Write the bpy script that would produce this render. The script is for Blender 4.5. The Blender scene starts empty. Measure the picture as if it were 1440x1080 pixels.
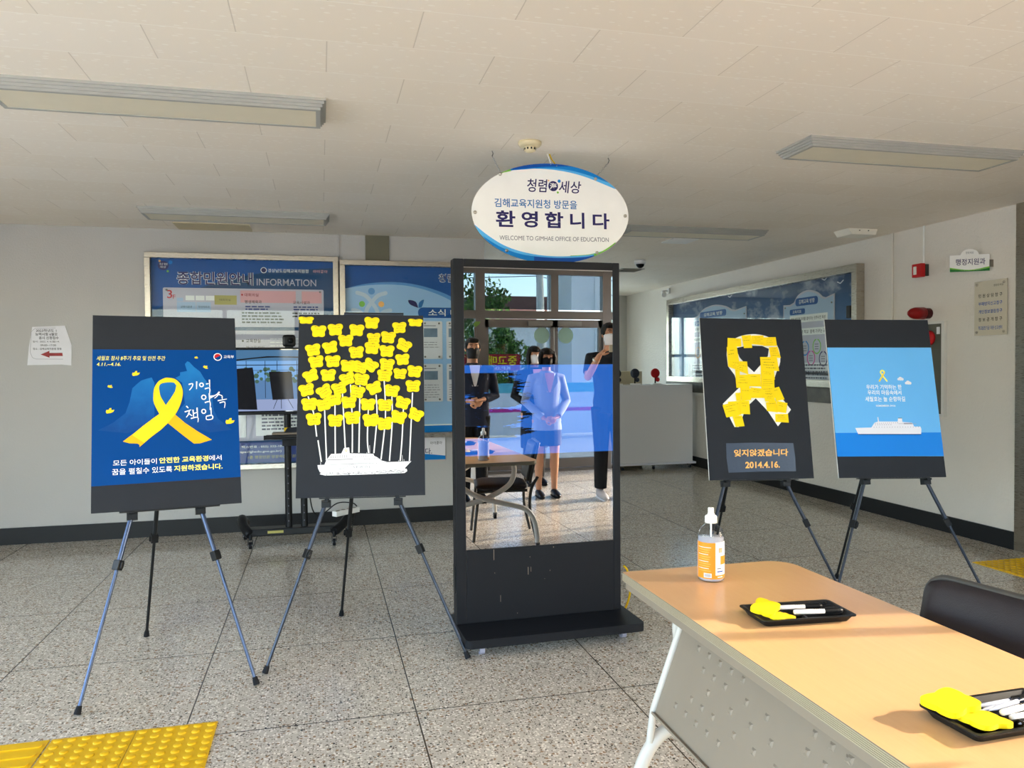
import bpy, math, random
from mathutils import Vector, Matrix, Euler
R = math.radians
S = bpy.context.scene
COL = bpy.context.collection
rnd = random.Random(7)

# ------------------------------------------------------------------ camera
cam_d = bpy.data.cameras.new('camera')
cam = bpy.data.objects.new('camera', cam_d); COL.objects.link(cam)
cam_d.sensor_fit = 'HORIZONTAL'; cam_d.sensor_width = 36.0
cam_d.lens = 36.0 * 1088.43 / 1440.0
cam_d.clip_start = 0.05; cam_d.clip_end = 300
yaw, pit, rol = R(13.90), R(-1.334), R(-0.464)
f = Vector((math.sin(yaw)*math.cos(pit), math.cos(yaw)*math.cos(pit), math.sin(pit)))
r = Vector((math.cos(yaw), -math.sin(yaw), 0)); u = r.cross(f)
r, u = r*math.cos(rol)+u*math.sin(rol), u*math.cos(rol)-r*math.sin(rol)
m4 = Matrix((r, u, -f)).transposed().to_4x4(); m4.translation = Vector((0, 0, 1.42))
cam.matrix_world = m4
S.camera = cam

# ------------------------------------------------------------------ light, sky, exposure
S.view_settings.view_transform = 'Standard'; S.view_settings.look = 'None'
S.view_settings.exposure = 0.94; S.view_settings.gamma = 1.0
S.view_settings.use_curve_mapping = False
W = bpy.data.worlds.new('sky'); S.world = W; W.use_nodes = True
nt = W.node_tree; nt.nodes.clear()
wo = nt.nodes.new('ShaderNodeOutputWorld'); wb = nt.nodes.new('ShaderNodeBackground')
sk = nt.nodes.new('ShaderNodeTexSky'); sk.sky_type = 'NISHITA'; sk.sun_disc = False
sk.sun_elevation = R(24); sk.sun_rotation = R(100); sk.air_density = 1.0; sk.dust_density = 1.5
nt.links.new(sk.outputs[0], wb.inputs[0]); wb.inputs[1].default_value = 1.1
nt.links.new(wb.outputs[0], wo.inputs[0])
S.cycles.max_bounces = 10; S.cycles.diffuse_bounces = 6; S.cycles.transparent_max_bounces = 16
S.cycles.glossy_bounces = 5; S.cycles.caustics_reflective = False; S.cycles.caustics_refractive = False
S.cycles.sample_clamp_indirect = 6.0

def lamp(name, kind, loc, aim, energy, color=(1, 1, 1), size=None, portal=False):
    d = bpy.data.lights.new(name, kind); d.energy = energy; d.color = color
    o = bpy.data.objects.new(name, d); COL.objects.link(o); o.location = loc
    o.rotation_euler = Vector(aim).to_track_quat('-Z', 'Y').to_euler()
    if size:
        d.shape = 'RECTANGLE'; d.size, d.size_y = size
    if portal: d.cycles.is_portal = True
    return o
SUN_DIR = Vector((-0.985*math.cos(R(22)), 0.17*math.cos(R(22)), -math.sin(R(22))))
sun = lamp('sun', 'SUN', (12, -2, 8), SUN_DIR, 4.0, (1.0, 0.87, 0.68)); sun.data.angle = R(0.4)
# sky portals in the glazed openings
lamp('facade_portal', 'AREA', (0.3, -1.85, 1.3), (0, 1, 0), 1, size=(9.3, 2.5), portal=True)
lamp('side_portal', 'AREA', (5.2, -0.25, 1.3), (-1, 0, 0), 1, size=(2.9, 2.5), portal=True)
lamp('left_portal', 'AREA', (-4.62, 1.35, 1.42), (1, 0, 0), 1, size=(5.4, 2.2), portal=True)
lamp('hall_portal', 'AREA', (2.95, 12.47, 1.5), (0, -1, 0), 1, size=(2.6, 1.7), portal=True)
# area lamps added outside the left and hall windows to stand in for daylight
lamp('left_fill_lamp', 'AREA', (-4.75, 1.35, 1.45), (1, 0, -0.05), 50, (0.94, 0.97, 1.0), size=(5.4, 2.1))
lamp('hall_fill_lamp', 'AREA', (2.95, 12.6, 1.55), (0, -1, -0.05), 31, (1.0, 0.97, 0.96), size=(2.5, 1.6))

# ------------------------------------------------------------------ materials
def lin(c):
    return tuple((x/12.92 if x <= 0.04045 else ((x+0.055)/1.055)**2.4) for x in c)
def hx(s):
    s = s.lstrip('#'); return lin(tuple(int(s[i:i+2], 16)/255 for i in (0, 2, 4)))
class NT:
    def __init__(s, name):
        s.m = bpy.data.materials.new(name); s.m.use_nodes = True; s.t = s.m.node_tree
        s.t.nodes.clear(); s.out = s.n('ShaderNodeOutputMaterial')
    def n(s, t, **kw):
        x = s.t.nodes.new(t)
        for k, v in kw.items(): setattr(x, k, v)
        return x
    def l(s, a, b): s.t.links.new(a, b)
    def math(s, op, a, b=None, c=None):
        x = s.n('ShaderNodeMath', operation=op)
        for i, v in enumerate((a, b, c)):
            if v is None: continue
            if isinstance(v, (int, float)): x.inputs[i].default_value = v
            else: s.l(v, x.inputs[i])
        return x.outputs[0]
    def mix(s, fac, a, b):
        x = s.n('ShaderNodeMix', data_type='RGBA')
        for i, v in ((0, fac), (6, a), (7, b)):
            if isinstance(v, (int, float)): x.inputs[i].default_value = v
            elif isinstance(v, tuple): x.inputs[i].default_value = (*v[:3], 1)
            else: s.l(v, x.inputs[i])
        return x.outputs[2]
    def ramp(s, v, stops):
        x = s.n('ShaderNodeValToRGB'); e = x.color_ramp.elements
        while len(e) < len(stops): e.new(0.5)
        for k, (p, c) in zip(e, stops):
            k.position = p; k.color = (*c, 1) if isinstance(c, tuple) else (c, c, c, 1)
        s.l(v, x.inputs[0]); return x.outputs[0]
    def pos(s, scale=(1, 1, 1), loc=(0, 0, 0), rot=(0, 0, 0), obj=False):
        g = s.n('ShaderNodeTexCoord').outputs['Object'] if obj else s.n('ShaderNodeNewGeometry').outputs['Position']
        mp = s.n('ShaderNodeMapping'); mp.inputs['Scale'].default_value = scale
        mp.inputs['Location'].default_value = loc; mp.inputs['Rotation'].default_value = rot
        s.l(g, mp.inputs['Vector']); return mp.outputs[0]
    def noise(s, vec, scale, detail=3, rough=0.5):
        x = s.n('ShaderNodeTexNoise'); s.l(vec, x.inputs['Vector'])
        x.inputs['Scale'].default_value = scale; x.inputs['Detail'].default_value = detail
        x.inputs['Roughness'].default_value = rough
        return x.outputs['Fac']
    def bump(s, h, strength, dist=0.01):
        x = s.n('ShaderNodeBump'); x.inputs['Strength'].default_value = strength
        x.inputs['Distance'].default_value = dist; s.l(h, x.inputs['Height']); return x.outputs[0]
    def bsdf(s, color, rough=0.5, metal=0.0, normal=None, spec=0.5, **kw):
        b = s.n('ShaderNodeBsdfPrincipled')
        if isinstance(color, tuple): b.inputs['Base Color'].default_value = (*color, 1)
        else: s.l(color, b.inputs['Base Color'])
        for k, v in (('Roughness', rough), ('Metallic', metal), ('Specular IOR Level', spec)):
            if isinstance(v, (int, float)): b.inputs[k].default_value = v
            else: s.l(v, b.inputs[k])
        for k, v in kw.items():
            k = k.replace('_', ' ')
            if isinstance(v, (int, float)): b.inputs[k].default_value = v
            elif isinstance(v, tuple): b.inputs[k].default_value = (*v, 1)
            else: s.l(v, b.inputs[k])
        if normal is not None: s.l(normal, b.inputs['Normal'])
        s.l(b.outputs[0], s.out.inputs[0]); s.b = b; return s.m
_mc = {}
def mat(name, color, rough=0.5, metal=0.0, spec=0.22, grain=0.0, gscale=200.0, var=0.05):
    """plain procedural material with a little colour variation and optional grain bump"""
    if name in _mc: return _mc[name]
    if isinstance(color, str): color = hx(color)
    t = NT(name); p = t.pos(obj=True)
    n = t.noise(p, 9.0, 4)
    c = t.mix(n, tuple(x*(1-var) for x in color), tuple(min(1, x*(1+var)) for x in color))
    nm = t.bump(t.noise(p, gscale, 2), grain, 0.002) if grain else None
    _mc[name] = t.bsdf(c, rough, metal, nm, spec); return _mc[name]

def m_floor():
    t = NT('terrazzo'); p = t.pos()
    big = t.noise(p, 1.3, 3)
    base = t.mix(big, hx('#bcb3a4'), hx('#c5bcae'))
    for sc, lo, hi, col, dens in ((92, .0, .36, hx('#4f463c'), .78), (58, .0, .28, hx('#38332d'), .84), (85, .0, .42, hx('#eae2d4'), .45), (60, .0, .38, hx('#94795f'), .78), (110, .0, .40, hx('#7d7266'), .68)):
        v = t.n('ShaderNodeTexVoronoi'); v.inputs['Scale'].default_value = sc; v.inputs['Randomness'].default_value = 1.0
        pv = t.n('ShaderNodeVectorMath', operation='ADD'); t.l(p, pv.inputs[0]); pv.inputs[1].default_value = (sc*1.7, sc*.3, 0)
        wob = t.n('ShaderNodeTexNoise'); wob.inputs['Scale'].default_value = 70; t.l(p, wob.inputs['Vector'])
        wm = t.n('ShaderNodeVectorMath', operation='MULTIPLY_ADD'); t.l(wob.outputs['Color'], wm.inputs[0]); wm.inputs[1].default_value = (.012, .012, 0); t.l(pv.outputs[0], wm.inputs[2])
        t.l(wm.outputs[0], v.inputs['Vector'])
        d = t.math('LESS_THAN', v.outputs['Distance'], hi)
        sep = t.n('ShaderNodeSeparateColor'); t.l(v.outputs['Color'], sep.inputs[0])
        k = t.math('MULTIPLY', d, t.math('GREATER_THAN', sep.outputs[0], dens))
        base = t.mix(k, base, col)
    br = t.n('ShaderNodeTexBrick', offset=0.0, squash=1.0)
    mp = t.pos(loc=(-0.365+0.9*6, -3.163+0.9133*5, 0)); t.l(mp, br.inputs['Vector'])
    br.inputs['Scale'].default_value = 1; br.inputs['Brick Width'].default_value = 0.9; br.inputs['Row Height'].default_value = 0.9133
    br.inputs['Mortar Size'].default_value = 0.0032; br.inputs['Mortar Smooth'].default_value = 0.1; br.inputs['Bias'].default_value = -1
    base = t.mix(br.outputs['Fac'], base, hx('#4a3f33'))
    rg = t.ramp(t.noise(p, 4, 4), ((.3, .12), (.7, .20)))
    return t.bsdf(base, rg, 0, t.bump(t.math('MULTIPLY', br.outputs['Fac'], -1.0), .3, .002), .55)
def m_ceiling():
    t = NT('ceiling_tiles'); p = t.pos()
    br = t.n('ShaderNodeTexBrick', offset=0.5, offset_frequency=2, squash=1.0)
    mp = t.pos(loc=(-0.33+0.62*10, -2.9+0.311*20, 0)); t.l(mp, br.inputs['Vector'])
    br.inputs['Scale'].default_value = 1; br.inputs['Brick Width'].default_value = 0.622; br.inputs['Row Height'].default_value = 0.311
    br.inputs['Mortar Size'].default_value = 0.0024; br.inputs['Mortar Smooth'].default_value = 0.3; br.inputs['Bias'].default_value = 0
    br.inputs['Color1'].default_value = (.0, .0, .0, 1); br.inputs['Color2'].default_value = (1, 1, 1, 1)
    base = t.mix(br.outputs['Color'], hx('#f3eadc'), hx('#f6eee2'))
    v = t.n('ShaderNodeTexVoronoi'); v.inputs['Scale'].default_value = 1.0
    vp = t.pos(scale=(19, 56, 1)); t.l(vp, v.inputs['Vector'])
    bent = t.noise(t.pos(scale=(1, 1, 1)), 60, 2)
    fl = t.math('LESS_THAN', t.math('ADD', v.outputs['Distance'], t.math('MULTIPLY', t.math('SUBTRACT', bent, .5), .30)), .23)
    sep = t.n('ShaderNodeSeparateColor'); t.l(v.outputs['Color'], sep.inputs[0])
    fl = t.math('MULTIPLY', fl, t.math('GREATER_THAN', sep.outputs[1], .45))
    base = t.mix(t.math('MULTIPLY', fl, .75), base, hx('#fffaf0'))
    # seam: pale along the rows, thin dark line at the short joints
    sx = t.n('ShaderNodeSeparateXYZ'); t.l(mp, sx.inputs[0])
    fr = t.math('FRACT', t.math('DIVIDE', sx.outputs[1], .311))
    row = t.math('GREATER_THAN', t.math('ABSOLUTE', t.math('SUBTRACT', fr, .5)), .486)
    seam = t.mix(row, hx('#d9cfc1'), hx('#fffaf0'))
    base = t.mix(t.math('MULTIPLY', br.outputs['Fac'], .9), base, seam)
    hgt = t.math('SUBTRACT', t.math('MULTIPLY', fl, .5), br.outputs['Fac'])
    return t.bsdf(base, .75, 0, t.bump(hgt, .4, .003), .3)
def m_plaster(name, col, strength=.35, scale=70):
    t = NT(name); p = t.pos()
    n1 = t.noise(p, scale, 4, .6); n2 = t.noise(p, 2.2, 4, .6)
    c = t.mix(n2, tuple(x*.93 for x in hx(col)), hx(col))
    return t.bsdf(c, .55, 0, t.bump(n1, strength, .006), .4)
def m_wood(name, a, b):
    t = NT(name); p = t.pos(scale=(14, 1.1, 14), obj=True)
    n = t.noise(p, 4.5, 6, .62); n2 = t.noise(t.pos(scale=(60, 3, 60), obj=True), 6, 3)
    c = t.mix(t.math('MULTIPLY', n, 1.0), hx(a), hx(b)); c = t.mix(t.math('MULTIPLY', n2, .18), c, hx('#b9854c'))
    return t.bsdf(c, .30, 0, None, .5)
def m_steel(name, col='#b9b2a6', rough=.28):
    t = NT(name); p = t.pos(scale=(2, 2, 90), obj=True)
    n = t.noise(p, 8, 3)
    return t.bsdf(hx(col), t.ramp(n, ((.3, rough*.92), (.7, rough*1.1))), 1.0)
def m_glass(name, tint=(1, 1, 1), ior=1.45, boost=1.0):
    t = NT(name)
    a = t.n('ShaderNodeBsdfTransparent'); a.inputs[0].default_value = (*tint, 1)
    b = t.n('ShaderNodeBsdfGlossy'); b.inputs['Roughness'].default_value = 0.0
    g = t.n('ShaderNodeNewGeometry'); dt = t.n('ShaderNodeVectorMath', operation='DOT_PRODUCT'); t.l(g.outputs['Normal'], dt.inputs[0]); t.l(g.outputs['Incoming'], dt.inputs[1])
    c = t.math('SUBTRACT', 1.0, t.math('ABSOLUTE', dt.outputs['Value']))
    f0 = ((ior-1)/(ior+1))**2*boost
    fr = t.math('ADD', f0, t.math('MULTIPLY', 1-f0, t.math('POWER', c, 5.0)))
    mx = t.n('ShaderNodeMixShader')
    t.l(fr, mx.inputs[0]); t.l(a.outputs[0], mx.inputs[1]); t.l(b.outputs[0], mx.inputs[2])
    t.l(mx.outputs[0], t.out.inputs[0]); return t.m
def m_sky_print():
    """printed sky photograph of the wall board: blue with clouds"""
    t = NT('printed_sky'); p = t.pos(scale=(1, 1, 1.5))
    sx = t.n('ShaderNodeSeparateXYZ'); t.l(t.pos(), sx.inputs[0])
    g = t.ramp(t.math('DIVIDE', t.math('SUBTRACT', sx.outputs[2], 1.2), 1.15), ((0, hx('#7aa2c8')), (.45, hx('#2f659c')), (1, hx('#123764'))))
    n = t.noise(p, 2.3, 7, .6)
    k = t.ramp(n, ((.53, 0.0), (.64, .75)))
    return t.bsdf(t.mix(k, g, hx('#aeb4c6')), .5, 0, None, .2)
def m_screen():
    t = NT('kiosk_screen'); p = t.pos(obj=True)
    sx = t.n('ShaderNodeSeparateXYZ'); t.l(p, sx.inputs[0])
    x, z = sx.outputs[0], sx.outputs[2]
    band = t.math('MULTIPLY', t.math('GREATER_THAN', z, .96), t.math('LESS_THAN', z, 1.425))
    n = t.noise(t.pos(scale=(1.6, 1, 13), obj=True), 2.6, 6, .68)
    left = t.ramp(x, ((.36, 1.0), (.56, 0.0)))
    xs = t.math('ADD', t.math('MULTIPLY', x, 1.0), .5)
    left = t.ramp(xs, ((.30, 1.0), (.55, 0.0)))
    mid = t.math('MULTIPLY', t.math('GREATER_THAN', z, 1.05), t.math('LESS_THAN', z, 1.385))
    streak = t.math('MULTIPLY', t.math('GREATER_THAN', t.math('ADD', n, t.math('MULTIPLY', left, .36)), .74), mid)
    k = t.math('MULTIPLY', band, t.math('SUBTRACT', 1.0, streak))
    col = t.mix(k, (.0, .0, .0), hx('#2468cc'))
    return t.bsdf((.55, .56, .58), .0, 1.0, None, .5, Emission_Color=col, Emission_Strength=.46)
def m_hands():
    t = NT('printed_hands'); sx = t.n('ShaderNodeSeparateXYZ'); t.l(t.pos(obj=True), sx.inputs[0])
    k = t.math('ADD', sx.outputs[1], t.math('MULTIPLY', t.math('SUBTRACT', t.noise(t.pos(obj=True), 22, 4), .5), .12))
    g = t.ramp(k, ((.37, hx('#004084')), (.52, hx('#0d5ea4')), (.66, hx('#1873b8'))))
    return t.bsdf(g, .5, 0, None, .2)
M = {}
M['floor'] = m_floor(); M['ceiling'] = m_ceiling()
M['wall'] = m_plaster('white_plaster', '#bcbab6'); M['wallr'] = m_plaster('rough_white_plaster', '#e8e2d9', 1.0, 42)
M['base'] = m_plaster('black_base_stone', '#17181a', .1, 200)
M['steel'] = m_steel('stainless_steel'); M['steel_dark'] = m_steel('grey_aluminium', '#8a867f', .35)
M['bronze'] = m_steel('bronze_aluminium', '#77706a', .4)
M['glass'] = m_glass('clear_glass'); M['glass_dimming'] = m_glass('sky_dimming_entrance_glass', (.36, .41, .45)); M['glass_green'] = m_glass('green_glass', (.62, .78, .72))  # entrance pane tint added to dim the sky mirrored in the kiosk screen
M['board_glass'] = m_glass('display_case_glass', (.98, 1, 1), 1.5, .5)
M['sky_print'] = m_sky_print(); M['screen'] = m_screen()
M['maple'] = m_wood('maple_laminate', '#dcaa78', '#e4b987')
def K(name, c, *a, **k): M[name] = mat(name, c, *a, **k); return M[name]
K('char', '#2b2e34', .7, spec=.12, grain=.1); K('char_edge', '#e8e8e6', .7); K('white', '#f2f2f0', .45); K('paper', '#e9e8ec', .7)
K('note', '#f7d610', .65, var=.03); K('note2', '#ffd60c', .65, var=.04); K('ink', '#a08a1c', .7); K('inkdark', '#2b2a26', .7)
K('black', '#17181a', .4); K('kiosk', '#15171c', .5, grain=.05, gscale=400); K('rubber', '#15161a', .7); K('matt_black', '#0e0f10', .8)
K('leg_blue', '#4c5870', .3, .8); K('leg_black', '#1d1e1f', .35); K('leg_grey', '#3d434e', .3, .7)
K('p_blue', '#004084', .5, spec=.1, var=.02); M['p_hand'] = m_hands(); K('p_yel', '#ffd21e', .45); K('p_yel2', '#f9b313', .45); K('p_txt', '#f4f6f8', .5); K('p_ytxt', '#fdf36a', .5)
K('sky', '#66b4f2', .45, var=.02); K('sea', '#007fe0', .45, var=.02); K('ship_w', '#e6e6f0', .5); K('ship_d', '#9a9aac', .5); K('navy', '#2b2560', .5); K('blue', '#1f6cb0', .5)
K('lblue', '#57b4ee', .5); K('mblue', '#0b7fcf', .5); K('dblue', '#0b4ea8', .5); K('green', '#7cc04a', .5); K('dgreen', '#2b7a3a', .5); K('orange', '#ffbc66', .5); K('orange2', '#f2922a', .45)
K('red', '#c01f22', .35); K('dred', '#8f1414', .3); K('maroon', '#4a1a1c', .4); K('pink', '#e0a8ae', .6); K('magenta', '#d8389a', .5)
K('panel', '#877c6e', .45); K('leg_white', '#c4c1ba', .35); K('edge', '#a89d86', .5); K('edge_d', '#5e574b', .5); K('cap', '#5b5b5d', .5)
K('cream', '#d8cba8', .5); K('lamp_w', '#f4f1e6', .4); K('fixture', '#a9a9a4', .4); K('diffuser', '#e2dbc6', .5)
K('tactile', '#e3b41c', .45, grain=.1, var=.1); K('leather', '#2a2528', .55, grain=.4, gscale=350, spec=.3); K('chair_frame', '#454340', .45)
K('olive', '#6f6c5a', .6); K('granite', '#6a6760', .4, grain=.1, var=.6); K('ledge', '#dedcd6', .4); K('beige', '#cfc4a4', .6)
K('info_blue', '#174673', .5, var=.08); K('info_lb', '#9fc6ec', .5, var=.03); K('info_mid', '#5f9ad8', .5); K('info_dark', '#0a529c', .5, var=.05); K('info_panel', '#c3c0ce', .5, var=.05); K('info_purple', '#3c4a86', .5)
K('khaki', '#b0a860', .6); K('softblue', '#aac2dc', .6); K('greytxt', '#6b6b78', .6); K('photo', '#7f93a8', .6, var=.5); K('sticker', '#7d9a8c', .6)
K('skin', '#c08e70', .5); K('hair', '#17130f', .62, grain=.5, gscale=150); K('suit', '#232a3c', .75); K('suit_black', '#17181c', .75); K('ltjacket', '#8f9bb4', .8); K('blouse', '#d9a7b0', .8); K('teal_dark', '#20262c', .7)
K('mask_black', '#121214', .7); K('mask_white', '#e8e8ea', .7); K('shirt', '#e9ebef', .7); K('shoe_black', '#101012', .3); K('sneaker', '#b9b9bb', .6); K('phone', '#d8cfb8', .3); K('tights', '#1b1a1c', .6)
K('concrete', '#ddd4c2', .85, grain=.3, gscale=60, var=.1); K('asphalt', '#8f8c88', .9, var=.1); K('leaf', '#4d6b32', .6, var=.5); K('leaf2', '#6f8f3f', .6, var=.4); K('bark', '#5a4636', .85, var=.3); K('roof', '#6a4a40', .7); K('wallout', '#efece2', .7, var=.03); K('cyan', '#6fc4cc', .5); K('redsign', '#a81c22', .5)
K('yellow_cord', '#e0b818', .5); K('chrome', '#d0d0d2', .15, 1.0); K('shell', '#e9e9ea', .4); K('darkglass', '#101214', .1)
M['tv'] = NT('tv_glass').bsdf((.010, .012, .016), .04, 0, None, 1.0, IOR=2.1)
M['gloss_white'] = NT('glossy_white_board').bsdf(hx('#e9e8eb'), .16, 0, None, .5)
M['clear'] = m_glass('clear_plastic', (.93, .95, .97), 1.4)
M['gel'] = NT('clear_gel').bsdf(hx('#e3e0ea'), .15, 0, None, .4, Transmission_Weight=.35, IOR=1.36)

# ------------------------------------------------------------------ mesh tools
def rotM(cols, loc=(0, 0, 0)):
    m = Matrix(cols).transposed().to_4x4(); m.translation = Vector(loc); return m
def frame_to(p0, p1):
    d = (Vector(p1)-Vector(p0)); q = d.to_track_quat('Z', 'Y'); m = q.to_matrix().to_4x4(); m.translation = Vector(p0); return m, d.length
_tc = {}
def text_geo(s, bold=0.0, shear=0.0, space=1.0):
    k = (s, bold, shear, space)
    if k in _tc: return _tc[k]
    c = bpy.data.curves.new('t', 'FONT'); c.body = s; c.resolution_u = 3; c.offset = bold; c.shear = shear; c.space_character = space
    o = bpy.data.objects.new('t', c); COL.objects.link(o)
    me = bpy.data.meshes.new_from_object(o.evaluated_get(bpy.context.evaluated_depsgraph_get()))
    v = [(a.co.x, a.co.y) for a in me.vertices]; fc = [tuple(p.vertices) for p in me.polygons]
    bpy.data.objects.remove(o); bpy.data.curves.remove(c); bpy.data.meshes.remove(me)
    xs = [a[0] for a in v]; ys = [a[1] for a in v]
    _tc[k] = (v, fc, (min(xs), min(ys), max(xs), max(ys))); return _tc[k]
class MB:
    def __init__(s): s.v, s.f, s.mi, s.sm, s.mats = [], [], [], [], []
    def add(s, vs, fs, m, smooth=False, T=None):
        if m not in s.mats: s.mats.append(m)
        k = s.mats.index(m); b = len(s.v)
        s.v += [tuple(T @ Vector(p)) if T is not None else tuple(p) for p in vs]
        for q in fs: s.f.append([i+b for i in q]); s.mi.append(k); s.sm.append(smooth)
        return s
    def box(s, x0, x1, y0, y1, z0, z1, m, T=None):
        v = [(x, y, z) for z in (z0, z1) for y in (y0, y1) for x in (x0, x1)]
        return s.add(v, [(0, 2, 3, 1), (4, 5, 7, 6), (0, 1, 5, 4), (2, 6, 7, 3), (0, 4, 6, 2), (1, 3, 7, 5)], m, False, T)
    def prism(s, poly, z0, z1, m, T=None, side=None, smooth=False):
        a = sum(poly[i][0]*poly[(i+1) % len(poly)][1]-poly[(i+1) % len(poly)][0]*poly[i][1] for i in range(len(poly)))
        if a < 0: poly = poly[::-1]
        n = len(poly); v = [(x, y, z0) for x, y in poly]+[(x, y, z1) for x, y in poly]
        s.add(v, [list(range(n))[::-1], [i+n for i in range(n)]], m, False, T)
        return s.add(v, [(i, (i+1) % n, (i+1) % n+n, i+n) for i in range(n)], side or m, smooth, T)
    def flat(s, poly, z, m, T=None):
        a = sum(poly[i][0]*poly[(i+1) % len(poly)][1]-poly[(i+1) % len(poly)][0]*poly[i][1] for i in range(len(poly)))
        if a < 0: poly = poly[::-1]
        return s.add([(x, y, z) for x, y in poly], [list(range(len(poly)))], m, False, T)
    def rect(s, x0, y0, x1, y1, z, m, T=None):
        return s.flat([(x0, y0), (x1, y0), (x1, y1), (x0, y1)], z, m, T)
    def disc(s, x, y, rx, z, m, ry=None, n=24, T=None):
        ry = ry or rx
        return s.flat([(x+rx*math.cos(2*math.pi*i/n), y+ry*math.sin(2*math.pi*i/n)) for i in range(n)], z, m, T)
    def ribbon(s, pts, w, z, m, T=None, taper=False):
        """flat brush stroke along a polyline"""
        L, Rr = [], []
        for i, p in enumerate(pts):
            a = Vector(pts[max(0, i-1)]); b = Vector(pts[min(len(pts)-1, i+1)]); d = b-a
            d = d/(d.length or 1); nx, ny = -d.y, d.x; k = w/2*(1-.45*i/(len(pts)-1) if taper else 1)
            L.append((p[0]+nx*k, p[1]+ny*k, z)); Rr.append((p[0]-nx*k, p[1]-ny*k, z))
        n = len(pts)
        return s.add(L+Rr, [(i+n, i+1+n, i+1, i) for i in range(n-1)], m, False, T)
    def text(s, t, x0, y0, x1, y1, z, m, bold=0.0, shear=0.0, T=None, space=1.0):
        v, fc, (a, b, c, d) = text_geo(t, bold, shear, space)
        sx, sy = (x1-x0)/(c-a), (y1-y0)/(d-b)
        return s.add([(x0+(x-a)*sx, y0+(y-b)*sy, z) for x, y in v], fc, m, False, T)
    def tube(s, pts, rad, m, seg=10, cap=True, T=None, flat=1.0):
        pts = [Vector(p) for p in pts]; n = len(pts)
        rad = rad if isinstance(rad, (list, tuple)) else [rad]*n
        tans = [(pts[min(n-1, i+1)]-pts[max(0, i-1)]).normalized() for i in range(n)]
        up = Vector((0, 0, 1)) if abs(tans[0].z) < .9 else Vector((0, 1, 0))
        nx = tans[0].cross(up).normalized(); V = []
        for i in range(n):
            nx = (nx-tans[i]*nx.dot(tans[i])).normalized(); ny = tans[i].cross(nx)
            rr = rad[i]; ra, rb = rr if isinstance(rr, tuple) else (rr, rr*flat)
            for k in range(seg):
                t = 2*math.pi*k/seg; V.append(pts[i]+nx*ra*math.cos(t)+ny*rb*math.sin(t))
        F = [(i*seg+k, i*seg+(k+1) % seg, (i+1)*seg+(k+1) % seg, (i+1)*seg+k) for i in range(n-1) for k in range(seg)]
        s.add(V, F, m, True, T)
        if cap: s.add(V[:seg], [list(range(seg))[::-1]], m, False, T); s.add(V[-seg:], [list(range(seg))], m, False, T)
        return s
    def lathe(s, prof, m, seg=24, T=None, smooth=True):
        V = [(rr*math.cos(2*math.pi*k/seg), rr*math.sin(2*math.pi*k/seg), z) for rr, z in prof for k in range(seg)]
        F = [(i*seg+k, i*seg+(k+1) % seg, (i+1)*seg+(k+1) % seg, (i+1)*seg+k) for i in range(len(prof)-1) for k in range(seg)]
        s.add(V, F, m, smooth, T)
        s.add(V[:seg], [list(range(seg))[::-1]], m, False, T); s.add(V[-seg:], [list(range(seg))], m, False, T); return s
    def cyl(s, p0, p1, r0, m, r1=None, seg=16):
        T, L = frame_to(p0, p1); return s.lathe([(r0, 0), (r1 if r1 is not None else r0, L)], m, seg, T)
    def ball(s, c, rx, m, ry=None, rz=None, seg=16, T=None):
        ry = ry or rx; rz = rz or rx; n = seg//2; V = []; F = []
        for i in range(1, n):
            a = math.pi*i/n
            for k in range(seg):
                t = 2*math.pi*k/seg; V.append((c[0]+rx*math.sin(a)*math.cos(t), c[1]+ry*math.sin(a)*math.sin(t), c[2]-rz*math.cos(a)))
        V += [(c[0], c[1], c[2]-rz), (c[0], c[1], c[2]+rz)]
        for i in range(n-2):
            for k in range(seg): F.append((i*seg+k, i*seg+(k+1) % seg, (i+1)*seg+(k+1) % seg, (i+1)*seg+k))
        for k in range(seg): F.append((len(V)-2, (k+1) % seg, k)); F.append((len(V)-1, (n-2)*seg+k, (n-2)*seg+(k+1) % seg))
        return s.add(V, F, m, True, T)
    def mesh(s, name):
        me = bpy.data.meshes.new(name); me.from_pydata(s.v, [], s.f)
        for m in s.mats: me.materials.append(m)
        me.polygons.foreach_set('material_index', s.mi); me.polygons.foreach_set('use_smooth', s.sm); me.update(); return me
    def build(s, name, parent=None, bevel=0.0, loc=None, M4=None):
        o = bpy.data.objects.new(name, s.mesh(name)); COL.objects.link(o)
        if parent: o.parent = parent
        if M4 is not None: o.matrix_world = M4
        elif loc is not None: o.location = loc
        if bevel:
            b = o.modifiers.new('bevel', 'BEVEL'); b.width = bevel; b.segments = 2; b.limit_method = 'ANGLE'; b.angle_limit = R(35)
        return o
def tag(o, label, cat, group=None):
    o['label'] = label; o['category'] = cat
    if group: o['group'] = group
    return o
def struct(o): o['kind'] = 'structure'; return o
def empty(name, label, cat, loc=(0, 0, 0), rotz=0.0, group=None, M4=None):
    o = bpy.data.objects.new(name, None); COL.objects.link(o); o.empty_display_size = .1
    if M4 is not None: o.matrix_world = M4
    else: o.location = loc; o.rotation_euler = (0, 0, rotz)
    return tag(o, label, cat, group)
def copy_tree(o, parent=None):
    c = o.copy(); COL.objects.link(c)
    if parent: c.parent = parent
    for ch in list(o.children): copy_tree(ch, c)
    return c
BACK = lambda x, z, y: rotM(((1, 0, 0), (0, 0, 1), (0, -1, 0)), (x, y, z))     # local x right, y up, z towards the room
RIGHT = lambda y, z, x: rotM(((0, -1, 0), (0, 0, 1), (-1, 0, 0)), (x, y, z))
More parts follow.
